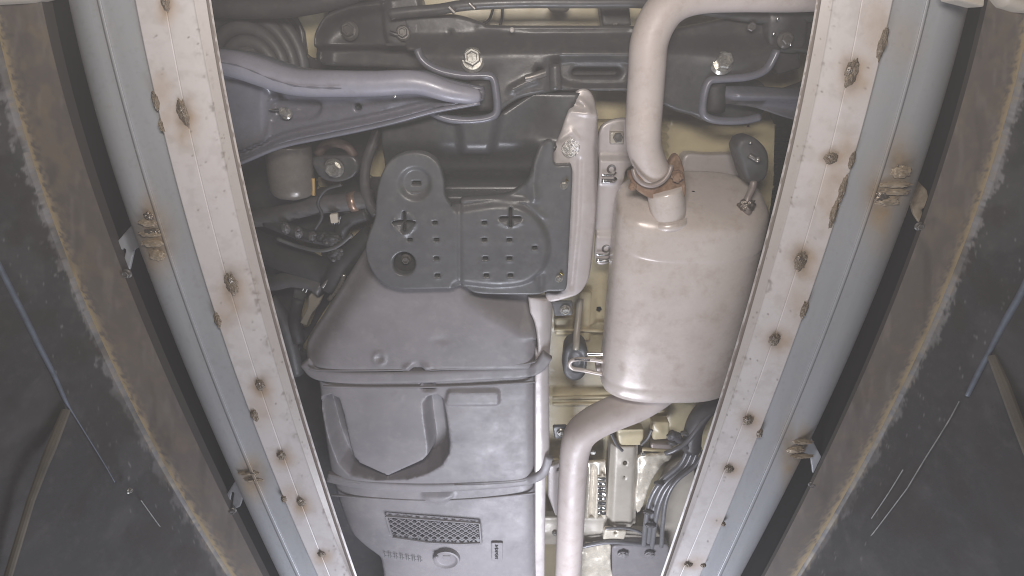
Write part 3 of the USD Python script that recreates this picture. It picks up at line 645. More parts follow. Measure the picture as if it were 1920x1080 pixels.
bolt(537, 213, .955, 22, 'zinc', arm, axis=(.1, -.35, -1), hd=.02); obj('clip', tube([(505, 206, .950), (523, 204, .950)], 4, 8), 'bright_metal', arm)
obj('flange', tube([(u, float(botc(u))+1, .938) for u in np.linspace(440, 900, 24)], 9, 10, flat=1.6), 'arm_steel', arm, smooth=True)
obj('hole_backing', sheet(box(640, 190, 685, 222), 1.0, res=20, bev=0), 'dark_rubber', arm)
au = np.array([385, 412, 450, 490, 530, 570, 620, 700, 780, 840, 880, 898.])
at = obj('lit_arm_tube', tube([(u, float(topc(u))+d, .920+k_) for u, d, k_ in zip(au, (19, 21, 24, 24, 24, 23, 22, 21, 21, 20, 18, 15), (0, 0, 0, 0, 0, 0, 0, .002, .004, .008, .014, .02))], [42, 45, 50, 52, 50, 48, 47, 45, 42, 36, 30, 24], 28, 6), 'lit_arm_tube', arm, smooth=True, label='rounded ridge along the left lower arm with bluish lamp light painted in')
obj('tube_seam', tube([(u, float(topc(u))+30-8*(u < 500)*(500-u)/90, .8975) for u in np.linspace(395, 640, 26)], [2.2+1.2*math.sin(k_*1.7) for k_ in range(26)], 6, 6), 'arm_steel', at)
for u, v in ((825, 170), (740, 180), (690, 168)): obj('scratch', blob(u, v, .925, 6, 5, .0015, int(u)), 'zinc', arm)
armr = Polygon(sp((1342, 168), (1400, 164), (1480, 168), (1580, 176), (1580, 245), (1500, 228), (1430, 206), (1380, 199), (1345, 194)))
obj('lower_arm', sheet(armr, .965, lambda u, v: .03-.03*np.exp(-((v-180-.03*(u-1400))/13)**2)*sm(u, 1350, 1390)-.008*near([(1400, 203), (1440, 210), (1510, 232)], 6)(u, v), res=5, rim=.02, bev=4), 'arm_steel', car, smooth=True, label='grey right lower arm, mostly hidden by the rail')

# black tank front shield with glossy steps
bs = Polygon([(716, 182), (740, 176), (850, 214), (935, 216), (1000, 174), (1090, 174), (1064, 228), (1044, 280), (1044, 420), (716, 420)])
def bs_dz(u, v):
    tr = inset([(846, 190), (952, 190), (926, 304), (858, 304)], 20)(u, v)
    z = .030*sm(v, 262, 318)+.026*sm(v, 318, 356)-.016*sm(v, 366, 382)-.020*tr*(1-sm(v, 276, 306))+.014*tr*sm(v, 296, 310)*(1-sm(v, 318, 340))
    z = z-.014*sm(u, 1000, 1022)*sm(v, 262, 280)-.010*sm(u, 764, 724)+.010*gauss(1000, 240, 40, 60)(u, v)
    return z
obj('front_shield', sheet(bs, .985, bs_dz, res=4.5, rim=.03, bev=5, bevh=.008), 'black_plastic', car, smooth=True, label='glossy black stepped shield below the axle frame')

# canister cover plate with holes
plate = Polygon(np.vstack([sp((684, 470), (690, 440), (702, 408), (704, 375), (710, 340), (726, 306), (750, 290), (777, 285), (802, 290), (822, 307), (831, 335), (834, 366), (846, 384), (858, 385), (866, 376), (930, 372), (960, 366), (990, 340), (1003, 300), (1016, 272), (1038, 268), (1041, 309), (1066, 312), (1075, 322), (1071, 420), (1067, 500), (1064, 545), (1054, 552), (1028, 553), (1000, 559), (900, 557), (876, 548), (862, 543), (780, 544), (748, 543), (716, 532), (694, 505), step=5)]))
proud = Polygon(np.vstack([sp((690, 470), (696, 440), (708, 408), (710, 375), (716, 342), (731, 310), (752, 296), (777, 291), (800, 296), (816, 311), (825, 338), (830, 368), (846, 388), (930, 378), (985, 385), (1022, 420), (1036, 465), (1024, 510), (990, 538), (930, 546), (862, 540), (780, 540), (750, 539), (720, 528), (699, 503), step=5)]))
plus = lambda u, v, s=19: LineString([(u-s, v), (u+s, v)]).buffer(2.6).union(LineString([(u, v-s), (u, v+s*.8)]).buffer(2.6))
big = Point(757, 495).buffer(21); sq = box(771, 343, 786, 349); notch = box(845, 372, 861, 387)
dots = [(815, 418), (818, 450), (818, 485), (820, 517), (908, 418), (908, 450), (910, 485), (912, 517), (955, 450), (955, 485), (957, 517), (1003, 465), (768, 450)]
pl2 = plate.difference(big).difference(sq).difference(notch).difference(plus(757, 418)).difference(plus(957, 410, 17))
for d in dots: pl2 = pl2.difference(box(d[0]-4, d[1]-2.2, d[0]+4, d[1]+2.2))
proud = proud.union(box(600, 200, 858, 700)).buffer(0)
rim_ = LineString([(704, 375), (712, 340), (731, 310), (752, 294), (777, 289), (802, 294), (818, 310), (828, 340)])
def pl_dz(u, v):
    z = .011*(1-inset(proud, 15)(u, v))+.004*near([(861, 386), (862, 545)], 3.2)(u, v)+.010*inset(Point(778, 345).buffer(31), 7)(u, v)
    z = z-.004*near(sp((757, 399), (778, 420), (757, 440), (736, 420))[:-1], 3)(u, v)+.004*gauss(757, 418, 16, 13)(u, v)-.004*near([(935, 416), (957, 425), (979, 416)], 3)(u, v)
    z = z+.010*sm(v, 384, 372)*(u > 840)*(u < 1000)*.5-.004*near([(868, 378), (920, 376), (985, 381), (1020, 410)], 5)(u, v)
    z = z-.010*near([(1014, 274), (1006, 300), (994, 345), (1000, 372)], 10)(u, v)+.002*near(Point(778, 345).buffer(30).exterior.coords, 3)(u, v)
    z = z+.004*near([(1016, 545), (1016, 520), (1005, 525)], 5)(u, v)
    for a, b in dots: z = z-.0022*gauss(a, b+3, 7, 3)(u, v)
    return z+.0016*NZ(u, v, .03, 44)
pt = obj('cover_plate', sheet(pl2, .93, pl_dz, res=4.2, rim=.012, bev=3.5, bevh=.006, extra=around(proud, 2.2, 10)), 'plate_plastic', car, smooth=True, label='dark grey cover plate with cross shaped holes and screws')
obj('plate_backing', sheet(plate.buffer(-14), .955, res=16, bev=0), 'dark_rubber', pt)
bolt(1057, 348, .944, 17, 'zinc', pt, hd=.008); bolt(1048, 522, .944, 17, 'zinc', pt, hd=.008)
for u, v in ((1063, 338), (1053, 513)): obj('clip', tube([(u-2, v-2, .94), (u+2, v+2, .94)], 4, 8), 'brass', pt)
bolt(762, 485, .952, 20, 'dull_zinc', pt, hd=.012, flange=True)
obj('clip', tube([(752, 518, .952), (764, 519, .952)], 4, 8), 'zinc', pt)
for v in (362, 370): obj('rib', tube([(771, v, .940), (788, v, .940)], 3.5, 8), 'plate_plastic', pt)

# fuel tank under its grey cover
tk = Polygon(np.vstack([spline([(720, 420), (690, 455), (655, 512), (612, 580), (575, 636), (563, 662), (567, 682), (580, 697), (590, 730), (596, 800), (606, 870), (616, 920), (634, 972), (656, 1010), (684, 1036), (704, 1046), (716, 1066), (726, 1200)], 6), [(1006, 1200), (1006, 690), (1009, 655), (1004, 618), (993, 585), (992, 540), (992, 440)]]))
groove = Polygon(sp((591, 772), (598, 752), (616, 746), (634, 754), (644, 785), (655, 845), (661, 862), step=5))
groove = Polygon([(592, 768), (599, 752), (617, 746), (633, 753), (643, 785), (655, 842), (662, 862), (672, 874), (725, 898), (790, 869), (799, 860), (800, 846), (792, 790), (790, 762), (800, 749), (817, 745), (831, 754), (838, 790), (844, 838), (842, 858), (828, 880), (800, 897), (760, 908), (700, 910), (652, 900), (630, 880), (612, 838)]).buffer(2).buffer(-2)
pad = rounded([(836, 734), (938, 733), (940, 768), (828, 769)], 10)
meshp = Polygon([(725, 969), (898, 982), (901, 1017), (860, 1018), (800, 1015), (736, 1006)])
scoop = Polygon([(836, 480), (1120, 480), (1120, 650), (970, 632), (905, 596), (862, 566)])
edge_t = LineString([(563, 662), (575, 636), (612, 580), (655, 512), (690, 455)])
def tk_dz(u, v):
    z = .012*sm(v, 692, 702)+.004*sm(v, 905, 920)
    z = z+.052*inset(groove, 12)(u, v)-.007*inset(pad, 7)(u, v)+.005*inset(meshp.buffer(3), 4)(u, v)
    z = z+.045*inset(scoop, 60)(u, v)
    z = z-.006*near([(760, 690), (772, 686), (781, 684), (792, 686), (803, 690)], 4)(u, v)+.010*inset(Point(781, 694).buffer(17), 9)(u, v)
    z = z-.004*near(Point(711, 672).buffer(10).exterior.coords, 3)(u, v)+.004*gauss(711, 673, 10, 5)(u, v)+.002*gauss(825, 638, 16, 6)(u, v)
    z = z-.009*inset(sp((790, 930), (850, 928), (855, 936), (835, 950), (815, 952), (795, 946)), 9)(u, v)+.014*inset(sp((785, 724), (818, 724), (815, 738), (790, 740)), 8)(u, v)
    z = z+.004*inset(Polygon([(712, 1064), (760, 1070), (830, 1082), (900, 1200), (700, 1200)]), 6)(u, v)
    z = z+.010*sm(v, 900, 893)*inset(sp((790, 895), (840, 896), (860, 912), (780, 912)), 8)(u, v)
    d = shapely.distance(edge_t, shapely.points(np.column_stack([u, v]))); z = z+.030*np.exp(-(d/30)**2)*(v < 690)
    z = z+.05*sm(v, 560, 430)*.5
    lb = np.interp(v, [690, 800, 920, 1010, 1046, 1200], [575, 596, 616, 656, 704, 726]); z = z+.016*np.exp(-(u-lb)/16)*(v > 690)
    z = z+.020*np.exp(-(1007-u)/9)*(v > 640)
    for a, b in ((735, 748), (743, 744), (751, 748), (740, 755), (748, 756)): z = z-.0015*gauss(a, b, 3, 2.4)(u, v)
    return z+.002*NZ(u, v, .018, 51)-.030*np.clip((v-925)/155, 0, 2)
tank = obj('fuel_tank', sheet(tk, .965, tk_dz, res=4.6, rim=.05, bev=6, bevh=.012, extra=np.vstack([around(groove, 1.6, 14), around(pad, 2.2, 7), around(meshp.buffer(3), 2.2, 5)])), 'dusty_plastic', car, smooth=True, label='long grey plastic fuel tank cover with pressed grooves')
def strap(mid, w, hh):
    c = np.array(mid, float)
    q = LineString(spline(c, 6)).buffer(w/2, cap_style=2); h0 = hh; hh = lambda u, v: h0-.010*sm(u, 985, 1008)
    return obj('tank_strap', sheet(q, hh, lambda u, v: 0*u, res=5, rim=.010, bev=5, bevh=.004), 'dusty_plastic', tank, smooth=True)
strap([(570, 680), (592, 702), (640, 709), (700, 710), (800, 708), (900, 703), (980, 699), (1010, 690), (1027, 668)], 22, .9725)
strap([(612, 898), (660, 908), (720, 914), (800, 917), (880, 914), (960, 908), (1000, 901), (1020, 888), (1030, 860)], 15, .9765)
for ps in ([(580, 690), (600, 694), (690, 694), (755, 693)], [(806, 693), (900, 688), (990, 681), (1010, 674)], [(606, 724), (700, 726), (850, 724), (1004, 716)], [(622, 928), (700, 934), (800, 938), (900, 934), (1004, 924)], [(614, 896), (640, 902), (676, 906)], [(852, 909), (900, 908), (960, 904), (1004, 898)]):
    obj('bead', tube([(a, b, .969 if b < 700 else .9755 if b < 800 else .979) for a, b in ps], 4.5, 8), 'dusty_plastic', tank, smooth=True)
# diamond mesh pad
T3 = lambda v: -.030*max((v-925)/155, 0)
mpd = obj('mesh_pad', sheet(meshp, lambda u, v: .9835-.030*(v-925)/155, res=8, rim=.006, bev=0), 'plate_plastic', tank, smooth=True, label='raised diamond mesh pad near the bottom of the tank cover')
mq = meshp.buffer(-1.5)
for s_ in (-1, 1):
    for k_ in range(-6, 24):
        u0 = 718+k_*14.8; ln = LineString([(u0, 964), (u0+s_*118, 1034)]).intersection(mq)
        if ln.is_empty or ln.length < 6: continue
        (a0, b0), (a1, b1) = ln.coords[0], ln.coords[-1]
        obj('mesh_rib', tube([(a0, b0, .978+T3(b0)), (a1, b1, .978+T3(b1))], 3.0, 6, 40), 'dusty_plastic', mpd)
obj('mesh_frame', cat_(*[tube([(*p, .9735+T3(p[1])), (*q, .9735+T3(q[1]))], 4.2, 6, 40) for p, q in zip([(724, 968), (899, 981), (902, 1018), (860, 1019.5), (800, 1016.5), (735, 1007)], [(899, 981), (902, 1018), (860, 1019.5), (800, 1016.5), (735, 1007), (724, 968)])]), 'dusty_plastic', tank)
k = S(1048, .975)
dp = obj('drain_boss', place(lathe([(0, -.003), (15*k, -.003), (18*k, -.001), (21*k, .003), (24*k, .002), (26*k, -.008)], 40), P(837, 1050, .978+T3(1050)), (0, 0, -1)), 'dusty_plastic', tank, smooth=25)
obj('boss_slot', place(trimesh.creation.box([14*k, 9*k, .003]), P(838, 1045, .980+T3(1045))), 'dusty_plastic', dp)
obj('boss_tab', place(trimesh.creation.icosphere(2, 4*k), P(818, 1043, .974+T3(1045))), 'dusty_plastic', dp)
lb = obj('label_plate', sheet(rounded([(921, 1018), (943, 1018), (942, 1053), (922, 1053)], 2), lambda u, v: .9765-.030*(v-925)/155, res=4, rim=.004, bev=1.5, bevh=.001), 'dusty_plastic', tank)
for k_ in range(9):
    v = 1023+k_*3.0; w = (6, 4, 7, 5, 6, 3, 7, 5, 6)[k_]
    obj('mark', cat_(tube([(931-w/2, v, .9756+T3(v)), (931+w/2, v, .9756+T3(v))], 1.4, 6), tube([(931+(k_ % 3-1)*2, v-1.2, .9756+T3(v)), (931+(k_ % 3-1)*2, v+1.2, .9756+T3(v))], 1.3, 6)), 'dark_rubber', lb)
for k_ in range(13):
    u = 721+k_*5.6; v = 1041+k_*.75
    obj('mark', cat_(tube([(u, v, .9766+T3(v)), (u+3.6, v+.5, .9766+T3(v))], 1.3, 6), tube([(u+(k_*2 % 4), v-3, .9766+T3(v)), (u+(k_*2 % 4)+.5, v+3.5, .9766+T3(v))], 1.2, 6)), 'plate_plastic', tank)

# pale heat shields to the right of the tank
hs1 = Polygon(np.vstack([sp((1080, 178), (1088, 168), (1106, 170), (1118, 188), (1122, 215), (1128, 262), (1127, 320), (1122, 400), (1115, 480), (1108, 522), (1090, 550), (1062, 562), (1030, 570), (1024, 552), (1056, 540), (1058, 430), (1056, 320), (1038, 312), (1039, 280), (1052, 250), (1060, 225), (1072, 196), step=6)]))
def hs_dz(u, v):
    mid = np.interp(v, [170, 215, 280, 400, 520], [1098, 1094, 1088, 1090, 1078])
    return .016*((u-mid)/36)**2*np.where(u > mid, 1.0, .2)+.022*sm(u-mid, 26, 42)-.008*near([(1088, 190), (1105, 205)], 6)(u, v)+.004*NZ(u, v, .05, 61)+.012*sm(v, 212, 200)-.005*near([(1074, 206), (1098, 214), (1120, 218)], 5)(u, v)-.004*near([(1050, 262), (1072, 248), (1084, 262)], 6)(u, v)+.006*near([(1088, 300), (1084, 420), (1072, 540)], 3)(u, v)
obj('heat_shield', sheet(hs1, .975, hs_dz, res=4.5, rim=.012, bev=4, bevh=.005), 'heat_shield', car, smooth=True, label='pale rolled heat shield beside the dark cover plate')
obj('sparkle_patch', sheet(Polygon(sp((1052, 284), (1058, 268), (1070, 258), (1084, 262), (1088, 280), (1080, 294), (1066, 298))), .9735, lambda u, v: .004*NZ(u, v, .25, 99), res=2.4, rim=.003, bev=1), 'sparkle_metal', car, smooth=True)  # bright patch added for the sparkle on the heat shield
hs2 = Polygon(np.vstack([spline([(990, 556), (1014, 562), (1036, 573), (1037, 610), (1034, 650), (1030, 700), (1031, 800), (1031, 860), (1024, 900), (1020, 1200)], 8), spline([(1003, 1200), (1003, 700), (1008, 665), (1008, 640), (1002, 606), (994, 588)], 8)]))
obj('heat_shield', sheet(hs2, .972, lambda u, v: .02*np.clip((u-1012)/22, 0, 2)**2+.003*NZ(u, v, .05, 63), res=4.5, rim=.02, bev=3, bevh=.004), 'heat_shield', car, smooth=True, label='narrow pale heat shield strip along the right side of the tank')
br = Polygon(sp((1128, 238), (1192, 228), (1196, 300), (1172, 318), (1168, 370), (1160, 420), (1152, 480), (1118, 492), (1116, 440), (1122, 330)))
bk = obj('shield_bracket', sheet(br, 1.06, lambda u, v: .01*sm(v, 330, 350)-.01*sm(v, 430, 445)-.01*sm(v, 290, 300), res=6, rim=.01, bev=4), 'heat_shield', car, smooth=True, label='pale mounting strip between heat shield and muffler')
for u, v in ((1146, 317), (1136, 466)):
    obj('stud', place(lathe([(0, -.004), (.004, -.004), (.005, .002), (.009, .003), (.011, 0)], 24), P(u, v, 1.052), (0, 0, -1)), 'dull_zinc', bk, 25)
    for d_, w in ((11, 4), (22, 8)): obj('tab', tube([(u-18, v+d_, 1.045), (u+4, v+d_, 1.045), (u+9, v+d_-5, 1.047)], w, 10, 4), 'bright_metal', bk, smooth=True)
obj('nut_plate', sheet(box(1144, 247, 1170, 270), 1.05, res=6, rim=.006, bev=2), 'beige_grey', bk); bolt(1158, 257, 1.05, 18, 'dull_zinc', bk, flange=False)
obj('reinforcement', sheet(Polygon(sp((1284, 293), (1330, 291), (1392, 293), (1402, 320), (1385, 332), (1330, 331), (1300, 345), (1284, 348))), 1.08, None, res=6, rim=.03, bev=5), 'heat_shield', car, smooth=True)
tb = obj('shield_tab', sheet(rounded([(1034, 566), (1074, 566), (1074, 592), (1040, 594)], 3), .985, res=5, rim=.004, bev=2), 'plate_plastic', car); bolt(1060, 581, .984, 21, 'zinc', tb, hd=.010)
tb = obj('shield_tab', sheet(rounded([(1036, 800), (1064, 799), (1062, 822), (1040, 824)], 3), 1.03, res=5, rim=.004, bev=2), 'plate_plastic', car); bolt(1052, 810, 1.03, 17, 'zinc', tb, hd=.009)

# left: damper, link bracket, filler hoses
dm = obj('damper', tube([(540, 268, 1.045), (545, 320, 1.045), (549, 352, 1.045), (551, 366, 1.045), (552, 373, 1.045)], [82, 82, 80, 62, 20], 28, 4), 'shock_tan', car, smooth=True, label='shiny tan damper body below the left arm')
obj('damper_clip', tube([(587, 334, 1.04), (588, 366, 1.04)], 7, 8), 'tan_clip', dm)
lk = obj('link_bracket', sheet(Polygon(sp((586, 296), (630, 292), (662, 294), (672, 312), (662, 332), (632, 342), (604, 336), (590, 318))), 1.015, lambda u, v: .004*gauss(627, 316, 24, 20)(u, v), res=5, rim=.03, bev=5), 'black_steel', car, smooth=True, label='black link bracket with a large bolt left of the cover plate')
bolt(627, 315, 1.014, 36, 'zinc', lk, hd=.02)
obj('bush_sleeve', tube([(596, 290, 1.03), (608, 274, 1.03), (630, 268, 1.03), (652, 276, 1.03), (664, 294, 1.03)], 17, 12, 5), 'rust_brown', lk, smooth=True)
def hose(name, pts, w, m, lab=None, par=car): return obj(name, tube(pts, w, 18, 6), m, par, smooth=True, label=lab)
hose('hose', [(712, 236, 1.06), (697, 275, 1.05), (686, 310, 1.045), (684, 345, 1.04), (690, 375, 1.04), (706, 402, 1.04)], 19, 'hose_grey', 'grey upright hose beside the cover plate')
h1 = hose('hose', [(468, 410, 1.08), (520, 404, 1.07), (560, 392, 1.06), (600, 384, 1.05), (640, 380, 1.05), (700, 372, 1.05)], 34, 'hose_grey', 'thick dark hose running to the copper coloured band')
obj('band', tube([(657, 379, 1.05), (670, 377, 1.05)], 38, 20), 'copper_clip', h1, smooth=True)
hose('hose', [(500, 414, 1.07), (535, 428, 1.06), (570, 440, 1.055), (608, 448, 1.05), (640, 452, 1.05)], 24, 'dark_rubber')
hose('hose', [(470, 452, 1.09), (520, 478, 1.08), (560, 492, 1.07), (610, 508, 1.06), (650, 500, 1.05)], 52, 'dark_rubber', 'very thick black filler hose at the left')
hose('hose', [(640, 388, 1.06), (662, 400, 1.055), (690, 395, 1.05)], 18, 'dark_rubber')
hose('hose', [(655, 470, 1.06), (640, 440, 1.055), (650, 415, 1.05), (690, 400, 1.05)], 26, 'dark_rubber')
hose('hose', [(700, 440, 1.05), (668, 470, 1.045), (640, 500, 1.04), (622, 540, 1.04)], 44, 'dark_rubber')
cn = obj('connector', cat_(blob(622, 450, 1.03, 40, 26, .012, 3, .4), blob(632, 478, 1.03, 30, 30, .012, 4, .45), blob(606, 444, 1.035, 26, 20, .01, 6, .4)), 'dark_rubber', car, smooth=True)
for k_ in range(4): obj('spring_clip', tube([(623+k_*4, 420, 1.025), (627+k_*4, 406, 1.025)], 3, 8), 'bright_metal' if k_ % 2 else 'dark_rubber', cn)
for u, v in ((612, 455), (628, 465), (640, 470), (625, 488), (590, 440), (560, 430)): obj('nub', blob(u, v, 1.02, 7, 6, .004, u), 'hose_grey', cn, smooth=True)
cl = obj('hose_clamp', tube([(645, 514, 1.02), (640, 530, 1.02), (630, 546, 1.02), (617, 562, 1.02)], 9, 12, 4), 'zinc', car, smooth=True, label='bright curved hose clamp left of the tank')
obj('clamp_screw', tube([(605, 538, 1.02), (618, 522, 1.02)], 7, 10), 'zinc', cl)
obj('body_bracket', sheet(Polygon([(578, 556), (590, 543), (607, 552), (598, 572), (584, 590), (574, 612), (562, 606), (576, 578)]), 1.05, res=5, rim=.006, bev=2), 'beige_grey', car, label='small pale bracket left of the tank')
obj('body_bracket', sheet(Polygon([(552, 535), (578, 528), (574, 556), (556, 575), (548, 560)]), 1.07, res=5, rim=.006, bev=2), 'hose_grey', car)
for a, b in (((567, 545), (575, 530)), ((573, 548), (581, 533))): obj('clip', tube([(*a, 1.05), (*b, 1.05)], 3, 8), 'zinc', car)
hose('hose', [(470, 520, 1.08), (510, 530, 1.07), (545, 524, 1.06), (585, 530, 1.05), (606, 544, 1.04)], 30, 'hose_grey')
hose('hose', [(505, 560, 1.08), (530, 600, 1.075), (545, 650, 1.07), (556, 700, 1.07)], 26, 'rubber')
hose('cable', [(640, 346, 1.03), (610, 356, 1.03), (596, 380, 1.03), (604, 405, 1.03), (590, 430, 1.03)], 6, 'dark_rubber')
hose('cable', [(520, 448, 1.03), (560, 462, 1.03), (600, 470, 1.02), (632, 462, 1.02), (660, 440, 1.02)], 7, 'rubber')
for u, v in ((536, 428), (560, 436), (586, 444)): obj('cable_clip', blob(u, v, 1.04, 16, 22, .010, u, .3), 'hose_grey', car, smooth=True)
obj('tag', sheet(rounded([(617, 402), (632, 400), (634, 418), (620, 420)], 2), 1.02, res=4, rim=.003, bev=1), 'beam_cream', car)
hose('hose', [(560, 640, 1.07), (552, 600, 1.07), (560, 560, 1.07)], 22, 'dark_rubber')

# brake lines and block in the top window
for ps in ([(926, -6), (924, 18), (916, 38), (900, 47)], [(943, -6), (942, 20), (941, 34), (937, 50)]): obj('brake_line', tube([(a, b, 1.10) for a, b in ps], 5, 10, 4), 'dark_rubber', car)
obj('bracket_block', sheet(Polygon([(1124, 4), (1180, 4), (1184, 48), (1130, 48)]), 1.07, res=8, rim=.03, bev=3), 'black_steel', car)
obj('sensor', blob(1048, 14, 1.08, 40, 20, .01, 9, .1), 'beige_grey', car, smooth=True)
obj('clip', tube([(1149, 45, 1.04), (1157, 45, 1.04)], 4, 8), 'zinc', car)

# floor details at the bottom, between the pipe and the right rail
hat = rounded([(1147, 838), (1199, 838), (1194, 990), (1137, 990)], 3)
cr = obj('floor_rail', sheet(hat.difference(Point(1172, 868).buffer(4)).difference(Point(1171, 896).buffer(2)), 1.075, lambda u, v: -.004*gauss(1172, 868, 10, 7)(u, v)+.012*sm(np.abs(u-(1172-.045*(v-838))), 17, 24), res=4.5, rim=.03, bev=4), 'beige_grey', car, smooth=True, label='pale pressed rail on the floor near the bottom right')
obj('floor_rail_end', sheet(rounded([(1158, 806), (1208, 806), (1206, 836), (1160, 836)], 4), 1.06, lambda u, v: .004*near([(1160, 812), (1206, 810)], 3)(u, v), res=4, rim=.02, bev=4), 'beige_paint', cr, smooth=True)
for ps in ([(1146, 813), (1156, 833), (1167, 845)], [(1222, 806), (1214, 822), (1202, 834)]): obj('stay', tube([(a, b, 1.055) for a, b in ps], 6, 8, 4), 'hose_grey', cr)
obj('floor_block', sheet(rounded([(1222, 790), (1256, 792), (1254, 824), (1224, 826)], 4), 1.07, lambda u, v: -.008*gauss(1236, 806, 9, 9)(u, v), res=4, rim=.02, bev=4), 'beige_paint', car, smooth=True)
obj('floor_block', sheet(rounded([(1220, 832), (1262, 834), (1260, 858), (1222, 860)], 4), 1.09, None, res=6, rim=.02, bev=3), 'aluminised_dirty', car)
fo = lambda sc, am, sd: (lambda u, v: am*NZ(u, v, sc, sd))
obj('foil_shield', sheet(Polygon(sp((1198, 862), (1224, 856), (1262, 858), (1240, 880), (1222, 910), (1208, 950), (1196, 966), (1192, 940), (1196, 900))), 1.07, fo(.09, .012, 71), res=3.5, rim=.004, bev=2), 'foil', car, smooth=True, label='crumpled shiny foil strip right of the floor rail')
obj('foil_shield', sheet(Polygon([(1098, 868), (1136, 866), (1138, 972), (1092, 972)]), 1.085, lambda u, v: .006*np.sin((u+.06*(v-868))/2.6)*sm(v, 868, 885)+.004*NZ(u, v, .08, 73), res=2.6, rim=.004, bev=2), 'foil', car, smooth=True, label='ribbed shiny foil sheet between pipe and floor rail')
for k_ in range(8): obj('rung', sheet(box(1121, 898+k_*9.2, 1137, 904+k_*9.2), 1.07, fo(.2, .006, 80+k_), res=2.5, rim=.004, bev=1.5), 'bright_metal', cr)
obj('floor_panel', sheet(rounded([(1027, 874), (1054, 872), (1050, 970), (1042, 970), (1027, 930)], 3).difference(Point(1047, 884).buffer(3)), 1.075, lambda u, v: .006*sm(u, 1038, 1048), res=4, rim=.01, bev=3), 'heat_shield', car, smooth=True)
obj('floor_crossbar', sheet(Polygon([(1000, 972), (1140, 972), (1140, 992), (1232, 996), (1250, 1022), (1140, 1022), (1000, 1024)]), 1.08, lambda u, v: -.01*np.exp(-((v-996)/9)**2)+.004*NZ(u, v, .05, 77), res=5, rim=.02, bev=4), 'beige_grey', car, smooth=True)
obj('crossbar_tab', sheet(rounded([(1134, 994), (1176, 996), (1170, 1014), (1130, 1014)], 3).difference(Point(1154, 1000).buffer(3)), 1.055, lambda u, v: -.006*gauss(1160, 986, 8, 10)(u, v), res=4, rim=.01, bev=2), 'foil', car, smooth=True)
hose('floor_tube', [(1085, 1026, 1.05), (1120, 1019, 1.05), (1150, 1016, 1.05), (1185, 1019, 1.05), (1222, 1024, 1.05)], 8, 'line_grey')
hose('floor_tube', [(1135, 991, 1.06), (1170, 990, 1.06), (1200, 998, 1.06), (1225, 1020, 1.06)], 5, 'line_grey')
obj('foil_shield', sheet(Polygon(sp((1092, 1034), (1110, 1026), (1144, 1024), (1146, 1060), (1150, 1140), (1088, 1140))), 1.05, fo(.10, .016, 91), res=3, rim=.004, bev=2), 'foil', car, smooth=True, label='crumpled bright foil at the bottom edge beside the pipe')
gb = obj('floor_cover', sheet(rounded([(1148, 1026), (1256, 1024), (1250, 1160), (1150, 1160)], 8), 1.05, lambda u, v: .006*NZ(u, v, .05, 93), res=6, rim=.03, bev=5), 'dusty_plastic', car, smooth=True)
for u, v, w in ((1168, 1040, 20), (1218, 1040, 18)): obj('boss', blob(u, v, 1.045, w, 16, .008, u, .3), 'dusty_plastic', gb, smooth=True)
obj('floor_panel', sheet(Polygon(sp((1236, 930), (1252, 880), (1300, 870), (1300, 1000), (1256, 1024), (1230, 1010))), 1.10, None, res=8, bev=4), 'beige_grey', car, smooth=True)
lines = [[(1292, 838, 1.04), (1276, 870, 1.04), (1240, 902, 1.04), (1220, 936, 1.04), (1211, 976, 1.04), (1207, 1022, 1.05)], [(1308, 846, 1.04), (1292, 878, 1.04), (1256, 908, 1.04), (1239, 938, 1.04), (1229, 978, 1.04), (1222, 1026, 1.05)], [(1300, 842, 1.05), (1284, 874, 1.05), (1248, 905, 1.05), (1230, 938, 1.05), (1220, 978, 1.05), (1214, 1024, 1.06)]]
for p_, w, m_ in zip(lines, (9, 9, 10), ('line_grey', 'line_grey', 'line_grey')): hose('fuel_line', p_, w, m_, 'grey fuel line bending along the floor beside the right rail' if w == 9 and p_ is lines[0] else None)
hose('hose', [(1352, 752, 1.05), (1322, 768, 1.045), (1302, 800, 1.04), (1296, 842, 1.04)], 34, 'hose_grey', 'short dark hose below the muffler')
hose('hose', [(1258, 812, 1.03), (1270, 822, 1.03), (1290, 836, 1.03), (1312, 842, 1.03)], 14, 'hose_grey')
obj('line_clamp', blob(1264, 818, 1.03, 28, 18, .010, 14, .3), 'hose_grey', car, smooth=True)

for ps in ([(1036, 746, 1.13), (1150, 743, 1.13)], [(1036, 757, 1.13), (1140, 756, 1.13)], [(1040, 618, 1.12), (1132, 620, 1.12)], [(1034, 862, 1.10), (1060, 862, 1.10)], [(1100, 790, 1.12), (1250, 776, 1.12)], [(1204, 842, 1.09), (1262, 846, 1.09)]):
    obj('floor_bead', tube(ps, 7, 10), 'beige_paint', pan, smooth=True)
obj('floor_step', sheet(rounded([(1086, 548), (1110, 548), (1106, 640), (1084, 640)], 4), 1.125, res=5, rim=.02, bev=4), 'beige_paint', pan, smooth=True)
obj('floor_step', sheet(rounded([(1040, 596), (1078, 596), (1074, 628), (1040, 630)], 5), 1.125, res=5, rim=.02, bev=4), 'beige_paint', pan, smooth=True)
hose('hose', [(1334, 770, 1.03), (1310, 800, 1.02), (1290, 826, 1.02), (1268, 842, 1.02), (1248, 850, 1.03)], 9, 'line_grey')
hose('hose', [(1320, 846, 1.03), (1304, 872, 1.03), (1268, 902, 1.03), (1250, 934, 1.03), (1243, 980, 1.03), (1240, 1024, 1.04)], 8, 'line_grey')
for u, v in ((1216, 960), (1220, 985), (1262, 830), (1286, 812), (1236, 906)): obj('line_clip', blob(u, v, 1.03, 20, 9, .008, u, .3), 'hose_grey', car, smooth=True)
for u, v, w in ((1112, 848, 11), (1206, 850, 10), (1130, 1004, 9), (1040, 1000, 10), (1122, 1050, 9)): bolt(u, v, 1.07, w, 'zinc', car, hd=.005)

